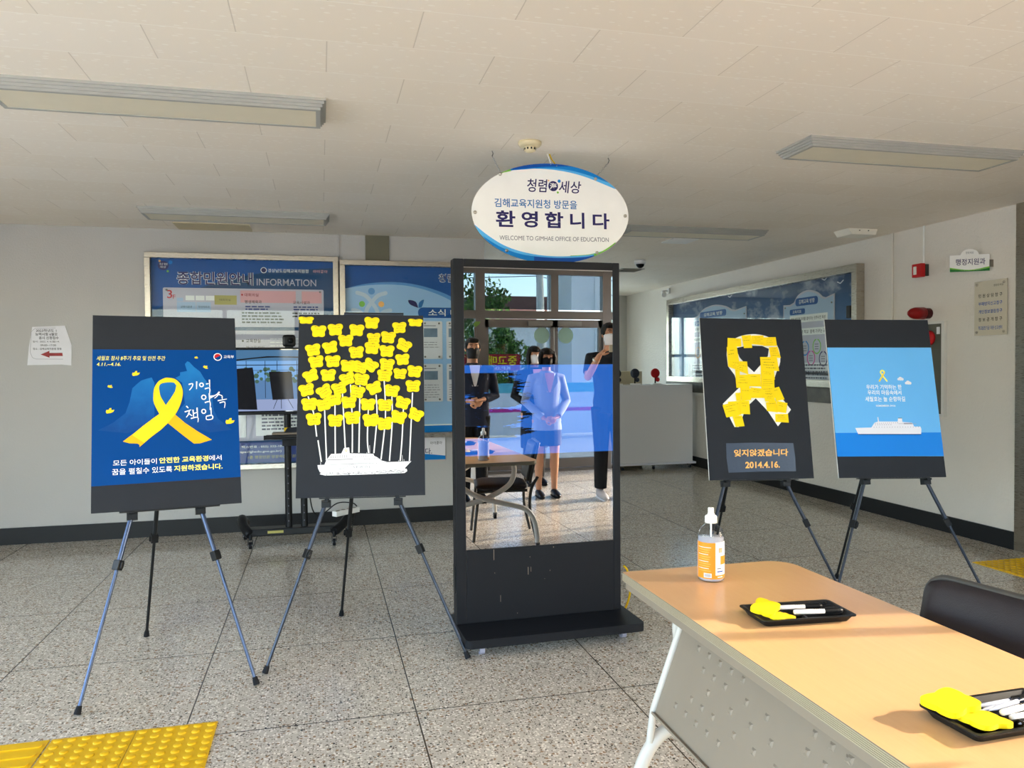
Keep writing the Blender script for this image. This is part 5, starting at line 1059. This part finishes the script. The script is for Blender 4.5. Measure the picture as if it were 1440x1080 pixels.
strip(-92, -72, .044, .047, M['greytxt'], lr+.0004); strip(-92, -60, .034, .0375, M['dblue'], lr+.0004); strip(-90, -62, .0165, .0195, M['paper'], lr+.0004); strip(-75, 20, .058, .085, M['orange2'], lr+.0003)
b.build('label', t)
b = MB(); b.lathe([(.001, .186), (.0195, .186), (.0195, .206), (.0165, .210), (.0115, .211), (.0112, .216), (.0095, .2165), (.0095, .233), (.0085, .235), (.001, .235)], M['white'], 24); b.cyl((0, 0, .02), (0, 0, .186), .003, M['white'], seg=8); b.cyl((0, 0, .222), (-.006, -.011, .222), .003, M['white'], seg=8); b.build('spray_head', t)
# ------------------------------------------------------------------ pen trays
def tray(x, y, rz, label):
    t = empty('pen_tray', label, 'tray', (x, y, TZ+.0005), R(rz), group='black plastic trays')
    b = MB(); w, h, H = .1375, .073, .020
    rings = [(w, h, H-.003, .012), (w, h, H, .012), (w-.008, h-.008, H, .010), (w-.019, h-.019, .0025, .012), (w-.019, h-.019, .0, .012)]
    V = []; n = None
    for a, c, z, rr_ in (rings[0], rings[1], rings[2], rings[3]):
        P = rrect(-a, -c, a, c, rr_, 4); n = len(P); V += [(p[0], p[1], z) for p in P]
    F = [(k*n+i, k*n+(i+1) % n, (k+1)*n+(i+1) % n, (k+1)*n+i) for k in range(3) for i in range(n)]; F.append([3*n+i for i in range(n)][::-1])
    b.add(V, [f_[::-1] for f_ in F], M['black']); V2 = []
    for a, c, z, rr_ in ((w, h, H-.003, .012), (w-.006, h-.006, H-.003, .010), (w-.016, h-.016, 0, .012)): V2 += [(p[0], p[1], z) for p in rrect(-a, -c, a, c, rr_, 4)]
    b.add(V2, [(k*n+i, k*n+(i+1) % n, (k+1)*n+(i+1) % n, (k+1)*n+i) for k in range(2) for i in range(n)]+[[2*n+i for i in range(n)][::-1]], M['black'])
    b.build('tray_body', t)
    b = MB(); b.box(-.047, -.039, -.054, .054, .002, .017, M['black']); b.box(-.039, .118, -.030, -.024, .002, .014, M['black']); b.box(-.003, .003, -.054, -.030, .002, .017, M['black']); b.build('divider', t, bevel=.002); return t
tray(1.268, 1.872, -4.4, 'black plastic pen tray nearer the sanitizer bottle'); tray(1.285, 1.222, 1.5, 'black plastic pen tray at the lower right edge of the picture')
half_p = [(0, .39), (.2, .44), (.40, .43), (.49, .34), (.5, .12), (.465, .0), (.495, -.12), (.48, -.32), (.39, -.42), (.2, -.43), (0, -.375)]
out_p = half_p+[(-x, y) for x, y in half_p[-2:0:-1]]; out_p = bez(out_p+[out_p[0]], 3)[:-1]
def notepad(x, y, z, rz, rx, ry, label, th=.008, s=1.0):
    o = MB().prism([(a*.074*s, c*.070*s) for a, c in out_p], 0, th, M['note']).build('butterfly_notepad'); o.location = (x, y, z); o.rotation_euler = (R(rx), R(ry), R(rz)); tag(o, label, 'notepad', 'butterfly note pads in the trays'); return o
notepad(1.176, 1.880, TZ+.0275, 40, 8, -9, 'yellow butterfly note pad on top in the tray by the sanitizer', .010, 1.05); notepad(1.196, 1.846, TZ+.0135, 8, -3, 6, 'yellow butterfly note pad underneath in the tray by the sanitizer', .008, 1.0)
notepad(1.190, 1.252, TZ+.0275, 12, 3, -3, 'large yellow butterfly note pad on top in the front tray', .012, 1.25); notepad(1.214, 1.196, TZ+.0160, 4, -3, 4, 'yellow butterfly note pad underneath in the front tray', .009, 1.1)
def pen(x, y, z, rz, tilt, L_, r_, kind, label, grp):
    t = empty('marker_pen' if kind == 'marker' else 'ballpoint_pen', label, 'pen', (x, y, z), R(rz), group=grp); t.rotation_euler = (0, R(tilt), R(rz))
    X = lambda a, c, rr_, m: MB().lathe(rr_, m, 14, T=Matrix.Translation((a, 0, 0)) @ Matrix.Rotation(R(90), 4, 'Y'))
    if kind == 'marker':
        X(-L_*.5, 0, [(.001, 0), (r_*.9, .001), (r_, .006), (r_, L_*.62), (.001, L_*.62)], M['shell']).build('barrel', t)
        b = X(L_*.12, 0, [(r_*1.06, 0), (r_*1.06, L_*.30), (r_*.9, L_*.36), (.001, L_*.37)], M['black']); b.box(L_*.14, L_*.42, -.002, .002, r_, r_*1.4, M['black']); b.build('cap', t)
        b = MB(); 
        for k in range(6): b.rect(-L_*.1+.006*k, -.0022, -L_*.1+.006*k+.004, .0022, r_+.0003, M['inkdark'])
        b.build('printing', t)
    else:
        m1 = M['pen_blue'] if kind == 'clear' else M['black']
        X(-L_*.5, 0, [(.001, 0), (r_*.35, .002), (r_*.8, .016), (r_, .022), (r_, L_*.6), (.001, L_*.6)], m1).build('barrel', t)
        b = X(L_*.1, 0, [(r_*1.1, 0), (r_*1.1, L_*.36), (r_*.8, L_*.40), (.001, L_*.4)], M['black'] if kind != 'clear' else M['navyblack']); b.box(L_*.15, L_*.48, -.0015, .0015, r_, r_*1.7, M['black']); b.build('cap', t)
K('pen_blue', '#b9c2d8', .25); K('navyblack', '#20283f', .3)
G1, G2 = 'pens in the tray by the sanitizer', 'pens in the front tray'
pen(1.285, 1.886, TZ+0.0235, -8, 0, .135, .0062, 'marker', 'white marker with black cap, rear one in the tray by the sanitizer', G1)
pen(1.312, 1.838, TZ+0.0235, -9, 0, .14, .0065, 'marker', 'white marker with black cap, front one crossing the tray by the sanitizer', G1)
pen(1.31, 1.902, TZ+0.0145, -4, 0, .145, .0048, 'black', 'black pen along the rear wall of the tray by the sanitizer', G1)
pen(1.32, 1.882, TZ+0.0145, -2, 0, .145, .0048, 'black', 'black pen beneath the white markers in the tray by the sanitizer', G1)
pen(1.33, 1.266, TZ+0.0135, 4, 0, .15, .0046, 'clear', 'pale pen along the rear wall of the front tray', G2)
pen(1.322, 1.253, TZ+0.0138, 8, 0, .15, .0046, 'clear', 'pale pen second from the rear wall of the front tray', G2)
pen(1.328, 1.241, TZ+0.0225, 12, 0, .15, .0046, 'clear', 'pale pen lying on top of the others in the front tray', G2)
pen(1.335, 1.222, TZ+0.0225, 10, 0, .135, .0064, 'marker', 'white marker in the middle of the front tray', G2)
pen(1.348, 1.206, TZ+0.0150, 4, 0, .135, .0064, 'marker', 'white marker beside the divider of the front tray', G2)
pen(1.348, 1.183, TZ+0.0130, 1, 0, .14, .0046, 'clear', 'pale pen behind the near wall of the front tray', G2)
pen(1.350, 1.1715, TZ+0.0132, 0, 0, .14, .0046, 'clear', 'pale pen closest to the near wall of the front tray', G2)

# ------------------------------------------------------------------ people (behind the camera, seen in the kiosk screen)
def fuse(mb, name, parent, voxel, m, smooth=4):
    """melt overlapping volumes of one builder into a single continuous skin"""
    me = mb.mesh(name+'_raw'); o = bpy.data.objects.new(name, me); COL.objects.link(o)
    rm = o.modifiers.new('r', 'REMESH'); rm.mode = 'VOXEL'; rm.voxel_size = voxel; rm.use_smooth_shade = True
    sm = o.modifiers.new('s', 'SMOOTH'); sm.iterations = smooth; sm.factor = .5
    me2 = bpy.data.meshes.new_from_object(o.evaluated_get(bpy.context.evaluated_depsgraph_get())); me2.name = name
    o.modifiers.clear(); o.data = me2; bpy.data.meshes.remove(me)
    me2.materials.clear(); me2.materials.append(m)
    for p in me2.polygons: p.use_smooth = True; p.material_index = 0
    o.parent = parent; return o
def hand(b, wrist, d, n, k=1.0, curl=35, thumb=1):
    """palm, four unequal curled fingers and a thumb; d = pointing direction, n = palm normal"""
    d = Vector(d).normalized(); n = Vector(n); n = (n-d*n.dot(d)).normalized(); s = d.cross(n); w = Vector(wrist); m = M['skin']
    b.tube([w-d*.02, w+d*.02, w+d*.05, w+d*.088], [(.024*k, .018*k), (.032*k, .016*k), (.040*k, .015*k), (.040*k, .013*k)], m, 12)
    b.ball(tuple(w+d*.088), .02, m, seg=8) if False else None
    for i, (L_, off) in enumerate(((.068, -.029), (.077, -.010), (.072, .010), (.056, .028))):
        p = w+d*.082+s*off*k; pts = [p-d*.012, p]; a = 0
        for j, fr_ in enumerate((.42, .33, .25)):
            a += curl*(1.0 if j else .7); pts.append(pts[-1]+(d*math.cos(R(a))+n*math.sin(R(a)))*L_*fr_*k)
        b.tube(pts, [.0095*k, .0095*k, .0088*k, .008*k, .0065*k], m, 8)
    p = w+d*.028-s*.026*k*thumb; b.tube([p, p-s*.022*thumb+d*.02+n*.008, p-s*.030*thumb+d*.045+n*.016, p-s*.028*thumb+d*.062+n*.024], [.0125*k, .0115*k, .0098*k, .0075*k], m, 8)
def person(label, loc, rz, h, sex, arms, hair, mask, top, bottom, shoes, extra=None):
    s = h/1.72; fem = sex == 'f'
    t = empty('person', label, 'person', loc, R(rz)); t.scale = (s, s, s)
    sk = M['skin']; sw = .165 if fem else .19; hp = .088
    # ---- body
    b = MB()
    b.tube([(0, 0, .86), (0, 0, .95), (0, .0, 1.06), (0, .01, 1.18), (0, .01, 1.30), (0, 0, 1.40), (0, -.005, 1.455)], [(.13, .10), (.155, .115), (.125 if fem else .14, .10), (.14 if fem else .155, .11), (.155 if fem else .175, .115), (.14 if fem else .16, .09), (.06, .06)], sk, 18)
    b.tube([(0, -.01, 1.42), (0, .0, 1.49), (0, .01, 1.55)], [.056, .050 if fem else .056, .05], sk, 14)
    hc = Vector((0, .022, 1.612))
    b.ball(tuple(hc+Vector((0, -.012, .020))), .074, sk, .092, .088); b.ball(tuple(hc+Vector((0, .022, -.045))), .056, sk, .060, .062)
    b.ball(tuple(hc+Vector((0, .088, -.012))), .011, sk, .018, .018); b.tube([hc+Vector((0, .078, .02)), hc+Vector((0, .094, -.012))], [.008, .012], sk, 8)
    for e in (-1, 1): b.ball(tuple(hc+Vector((e*.076, -.012, -.005))), .011, sk, .018, .028); b.ball(tuple(hc+Vector((e*.030, .066, .026))), .02, sk, .012, .008)
    b.ball(tuple(hc+Vector((0, .076, -.058))), .022, sk, .010, .007)
    for e in (-1, 1):
        hip, kn, an = Vector((e*hp, 0, .90)), Vector((e*(hp+.004), .012, .49)), Vector((e*(hp+.006), -.012, .085))
        b.tube([hip, hip.lerp(kn, .5), kn, kn+Vector((0, -.016, -.12)), an+Vector((0, 0, .10)), an], [.088, .070, .052, .054, .038, .034], sk, 14)
        b.tube([an+Vector((0, -.03, -.045)), an+Vector((0, .03, -.045)), an+Vector((0, .12, -.06)), an+Vector((0, .165, -.065))], [(.032, .03), (.036, .03), (.038, .020), (.026, .014)], sk, 12)
        sh = Vector((e*sw, -.005, 1.385)); el, wr, hd, hn, cu = arms[0 if e < 0 else 1]
        el, wr = Vector(el), Vector(wr); d_ = (wr-el).normalized()
        b.tube([Vector((e*sw*.6, 0, 1.395)), sh, sh.lerp(el, .5), el, el.lerp(wr, .35), wr], [.050, .052, .043, .037, .036, .024], sk, 12)
        hand(b, wr, hd, hn, .95 if fem else 1.05, cu, thumb=1 if e > 0 else -1)
    body = fuse(b, 'body', t, .0062, sk, 5)
    # ---- clothes
    def cloth(nm, m, torso=None, sleeves=None, legs=None, skirt=None, vox=.009):
        b = MB()
        if torso:
            z0, fl = torso; prof = [(z, rx, ry) for z, rx, ry in ((.80, .168, .128), (.88, .170, .130), (.95, .172, .130), (1.06, .142 if fem else .158, .116), (1.18, .155 if fem else .172, .126), (1.30, .170 if fem else .192, .130), (1.385, .158 if fem else .178, .105), (1.44, .085, .078), (1.462, .07, .068))]
            prof = [p for p in prof if p[0] > z0+.02]; prof = [(z0, prof[0][1]+fl, prof[0][2]+fl)]+prof
            b.tube([(0, .006, p[0]) for p in prof], [(p[1], p[2]) for p in prof], m, 20)
        if sleeves:
            for e in (-1, 1):
                sh = Vector((e*sw, -.005, 1.378)); el, wr = Vector(arms[0 if e < 0 else 1][0]), Vector(arms[0 if e < 0 else 1][1]); k = sleeves
                pts = [Vector((e*sw*.55, 0, 1.385)), sh, sh.lerp(el, .5), el]; rr_ = [.062, .066, .058, .053]
                if k > 1: pts += [el.lerp(wr, .5), el.lerp(wr, .92)]; rr_ += [.048, .040]
                else: pts = pts[:3]+[sh.lerp(el, .78)]; rr_[-1] = .056
                b.tube(pts, rr_, m, 14)
        if legs:
            for e in (-1, 1):
                hip, kn, an = Vector((e*hp, 0, .90)), Vector((e*(hp+.004), .010, .49)), Vector((e*(hp+.006), -.010, legs))
                b.tube([hip, hip.lerp(kn, .5), kn, kn.lerp(an, .5), an], [.104, .088, .072, .068, .062], m, 16)
            b.tube([(0, 0, .84), (0, 0, .95), (0, .004, 1.03)], [(.15, .115), (.168, .125), (.15, .112)], m, 18)
        if skirt:
            b.tube([(0, 0, skirt), (0, 0, skirt+.15), (0, 0, .93), (0, .003, 1.04)], [(.175, .135), (.178, .138), (.168, .128), (.136, .108)], m, 20)
        return fuse(b, nm, t, vox, m, 4)
    if bottom[0] == 'trousers': cloth('trousers', bottom[1], legs=.10)
    else: cloth('skirt', bottom[1], skirt=bottom[2])
    if bottom[0] == 'skirt' and len(bottom) > 3:
        b = MB()
        for e in (-1, 1): b.tube([(e*hp, 0, .62), (e*(hp+.004), .012, .49), (e*(hp+.004), -.004, .37), (e*(hp+.006), -.012, .18), (e*(hp+.006), -.012, .09)], [.065, .056, .058, .043, .038], bottom[3], 14)
        fuse(b, 'tights', t, .008, bottom[3], 3)
    cloth(top[0], top[1], torso=(top[2], top[3]), sleeves=top[4])
    for e in (-1, 1):
        b = MB(); ax = e*(hp+.006); hl_ = .02 if fem else .0
        b.tube([(ax, -.062, .042), (ax, -.02, .046), (ax, .05, .044), (ax, .12, .034), (ax, .172, .026), (ax, .19, .024)], [(.034, .038), (.040, .042), (.041, .04), (.044, .03), (.034, .022), (.015, .014)], shoes, 14)
        if not (fem and len(bottom) <= 3): b.tube([(ax, -.02, .05), (ax, -.02, .10)], [.042, .040], shoes, 12)
        o = fuse(b, 'shoe', t, .007, shoes, 3)
        MB().prism([(ax-.028, -.085), (ax+.028, -.085), (ax+.032, .08), (ax+.026, .14), (ax+.010, .172), (ax-.010, .172), (ax-.026, .14), (ax-.032, .08)], 0, .014, M['paper'] if shoes is M['sneaker'] else M['rubber']).build('sole', t)
    # ---- hair
    b = MB(); hm = M['hair']
    b.ball(tuple(hc+Vector((0, -.028, .040))), .084, hm, .094, .082)
    b.ball(tuple(hc+Vector((0, .035, .085))), .062, hm, .050, .030)
    if hair != 'short':
        dz = -.075 if hair == 'bob' else -.17
        for e in (-1, 1): b.tube([hc+Vector((e*.060, .02, .070)), hc+Vector((e*.084, .015, .0)), hc+Vector((e*.080, .022, dz))], [(.030, .038), (.028, .044), (.020, .030)], hm, 12)
        b.tube([hc+Vector((0, -.06, .05)), hc+Vector((0, -.075, -.03)), hc+Vector((0, -.06, dz))], [(.080, .05), (.085, .045), (.07, .03)], hm, 14)
        b.tube([hc+Vector((-.055, .070, .060)), hc+Vector((0, .084, .055)), hc+Vector((.055, .070, .060))], [.018, .022, .018], hm, 10)
    else:
        for e in (-1, 1): b.ball(tuple(hc+Vector((e*.066, -.02, .025))), .022, hm, .055, .05)
        b.tube([hc+Vector((-.045, .066, .082)), hc+Vector((.0, .080, .080)), hc+Vector((.045, .066, .085))], [.020, .022, .020], hm, 10)
    fuse(b, 'hair', t, .007, hm, 2)
    # ---- mask, eyes, brows
    b = MB(); v = []; n1, n2 = 10, 6
    for j in range(n2+1):
        for i in range(n1+1):
            a = -1+2*i/n1; c = j/n2; z = hc.z-.105+.112*c; y = hc.y+.100-.085*a*a-.02*(1-c)*(1-c)-.018*(c > .99)+.012*math.sin(c*3.1)*(1-a*a)
            v.append((a*.071*(.72+.28*min(1, c*1.8)), y, z))
    F = [(j*(n1+1)+i, j*(n1+1)+i+1, (j+1)*(n1+1)+i+1, (j+1)*(n1+1)+i) for j in range(n2) for i in range(n1)]
    b.add(v, F, mask, True)
    for e in (-1, 1): b.tube([hc+Vector((e*.066, .022, -.02)), hc+Vector((e*.082, -.012, .012))], .002, mask, 5)
    mo = b.build('face_mask', t); sd = mo.modifiers.new('s', 'SOLIDIFY'); sd.thickness = .004; sd.offset = 0
    b = MB()
    for e in (-1, 1): b.ball(tuple(hc+Vector((e*.031, .0745, .020))), .0085, M['shirt'], .005, .0042, 10); b.ball(tuple(hc+Vector((e*.031, .0775, .020))), .0045, M['hair'], .0035, .0040, 10); b.tube([hc+Vector((e*.015, .080, .038)), hc+Vector((e*.032, .078, .043)), hc+Vector((e*.048, .066, .038))], [.003, .0035, .002], M['hair'], 6)
    b.build('eyes', t)
    if extra: extra(t, hc, s)
    return t
down = ((-.235, -.02, 1.12), (-.06, .19, .98))
def clasp(w): return [((-.25, -.03, 1.11), (-.075, .17, w), (.9, .5, -.2), (.3, -.9, 0), 28), ((.25, -.03, 1.11), (.075, .19, w+.015), (-.9, .35, -.15), (-.3, -.9, 0), 28)]
def lap(m, coll):
    def f_(t, hc, s):
        b = MB()
        for e in (-1, 1): b.flat([(e*.008, 1.20), (e*.055, 1.40), (e*.085, 1.45), (e*.095, 1.33), (e*.04, 1.25)], 0, m, T=rotM(((1, 0, 0), (0, 0, 1), (0, -1, 0)), (0, .143, 0)))
        o = b.build('lapel', t); sd = o.modifiers.new('s', 'SOLIDIFY'); sd.thickness = .008
        b = MB(); b.flat([(-.03, 1.22), (.03, 1.22), (.055, 1.44), (-.055, 1.44)], 0, coll, T=rotM(((1, 0, 0), (0, 0, 1), (0, -1, 0)), (0, .137, 0))); o = b.build('shirt_front', t); sd = o.modifiers.new('s', 'SOLIDIFY'); sd.thickness = .006
    return f_
person('person in a navy suit jacket and black mask, leftmost in the kiosk reflection', (1.70, .02, 0), 3, 1.67, 'm', clasp(1.07), 'short', M['mask_black'], ('jacket', M['suit'], .80, .006, 2), ('trousers', M['suit_black']), M['shoe_black'], lap(M['suit'], M['shirt']))
person('person with a black bob, black mask, pale jacket and short skirt in the kiosk reflection', (2.50, .02, 0), 4, 1.565, 'f', clasp(.92), 'bob', M['mask_black'], ('jacket', M['ltjacket'], .78, .012, 2), ('skirt', M['teal_dark'], .60), M['shoe_black'], lap(M['ltjacket'], M['blouse']))
def badge(t, hc, s):
    lap(M['suit_black'], M['blouse'])(t, hc, s)
    for x in (-.095, .075): MB().box(x-.025, x+.025, .135, .142, 1.27, 1.285, M['paper']).build('name_badge', t)
person('person in dark clothes and white mask standing behind the others in the kiosk reflection', (2.63, -.78, 0), 2, 1.60, 'f', clasp(.98), 'long', M['mask_white'], ('jacket', M['suit_black'], .76, .01, 2), ('skirt', M['suit_black'], .46, M['tights']), M['shoe_black'], badge)
camarms = [((-.27, .16, 1.20), (-.205, .33, 1.41), (.55, .35, .55), (.5, -.2, -.6), 32), ((.28, .16, 1.20), (.02, .34, 1.41), (-.55, .3, .6), (-.5, -.2, -.6), 32)]
person('person photographing with a raised phone at the right of the kiosk reflection', (3.10, .30, 0), 6, 1.82, 'm', camarms, 'short', M['mask_white'], ('shirt', M['teal_dark'], .84, .006, 1), ('trousers', M['suit_black']), M['sneaker'],
       lambda t, hc, s: MB().tube([(-.225, .275, 1.355), (-.221, .283, 1.367)], [.036, .036], M['steel'], 14).build('wrist_watch', t))
t = empty('mobile_phone', 'pale mobile phone held up by the person photographing in the kiosk reflection', 'phone', (2.965, .765, 1.555), R(6))
MB().box(-.075, .075, -.004, .004, -.036, .036, M['phone']).build('phone_body', t, bevel=.003); b = MB()
for k in range(3): b.disc(-.062+.013*k, .022, .005, 0, M['darkglass'], T=rotM(((-1, 0, 0), (0, 0, 1), (0, 1, 0)), (0, .0046, 0)), n=12)
b.build('lens', t)
# potted plant by the entrance
t = empty('potted_plant', 'tall potted plant with broad leaves beside the glass entrance door', 'potted plant', (2.05, -1.3, 0))
MB().lathe([(.10, 0), (.14, .25), (.15, .26), (.13, .26), (.125, .24), (.001, .24)], M['ledge'], 20).build('pot', t)
q = random.Random(8); b = MB(); lf = MB()
for k in range(5):
    e = Vector((q.uniform(-.25, .3), q.uniform(-.1, .25), q.uniform(1.3, 1.9))); pts = bez([(0, 0, .22), (e.x*.3, e.y*.3, e.z*.6), tuple(e)], 5); b.tube(pts, .007, M['bark'], 6)
    for j in range(4):
        p = Vector(pts[-1-2*j]); d = Vector((q.uniform(-1, 1), q.uniform(-1, 1), q.uniform(.1, .7))).normalized(); sd_ = d.cross(Vector((0, 0, 1))).normalized(); L_ = q.uniform(.16, .26)
        v = [p]; 
        for f_ in (.35, .7): v += [p+d*L_*f_+sd_*.035, p+d*L_*f_-sd_*.035]
        v.append(p+d*L_-Vector((0, 0, .03))); lf.add(v, [(0, 1, 2), (1, 3, 4, 2), (3, 5, 4)], M['leaf2'])
b.build('stem', t); lf.build('leaves', t)

# ------------------------------------------------------------------ put each thing's origin at its base
bpy.context.view_layer.update()
for t in [o for o in S.objects if o.type == 'EMPTY' and o.parent is None and o.location.length < 1e-6 and o.rotation_euler[2] == 0]:
    kids = list(t.children); P = [k.matrix_world @ Vector(c) for k in kids for c in k.bound_box]
    if not P: continue
    c = Vector(((min(p.x for p in P)+max(p.x for p in P))/2, (min(p.y for p in P)+max(p.y for p in P))/2, min(p.z for p in P)))
    t.location = c
    for k in kids: k.location -= c
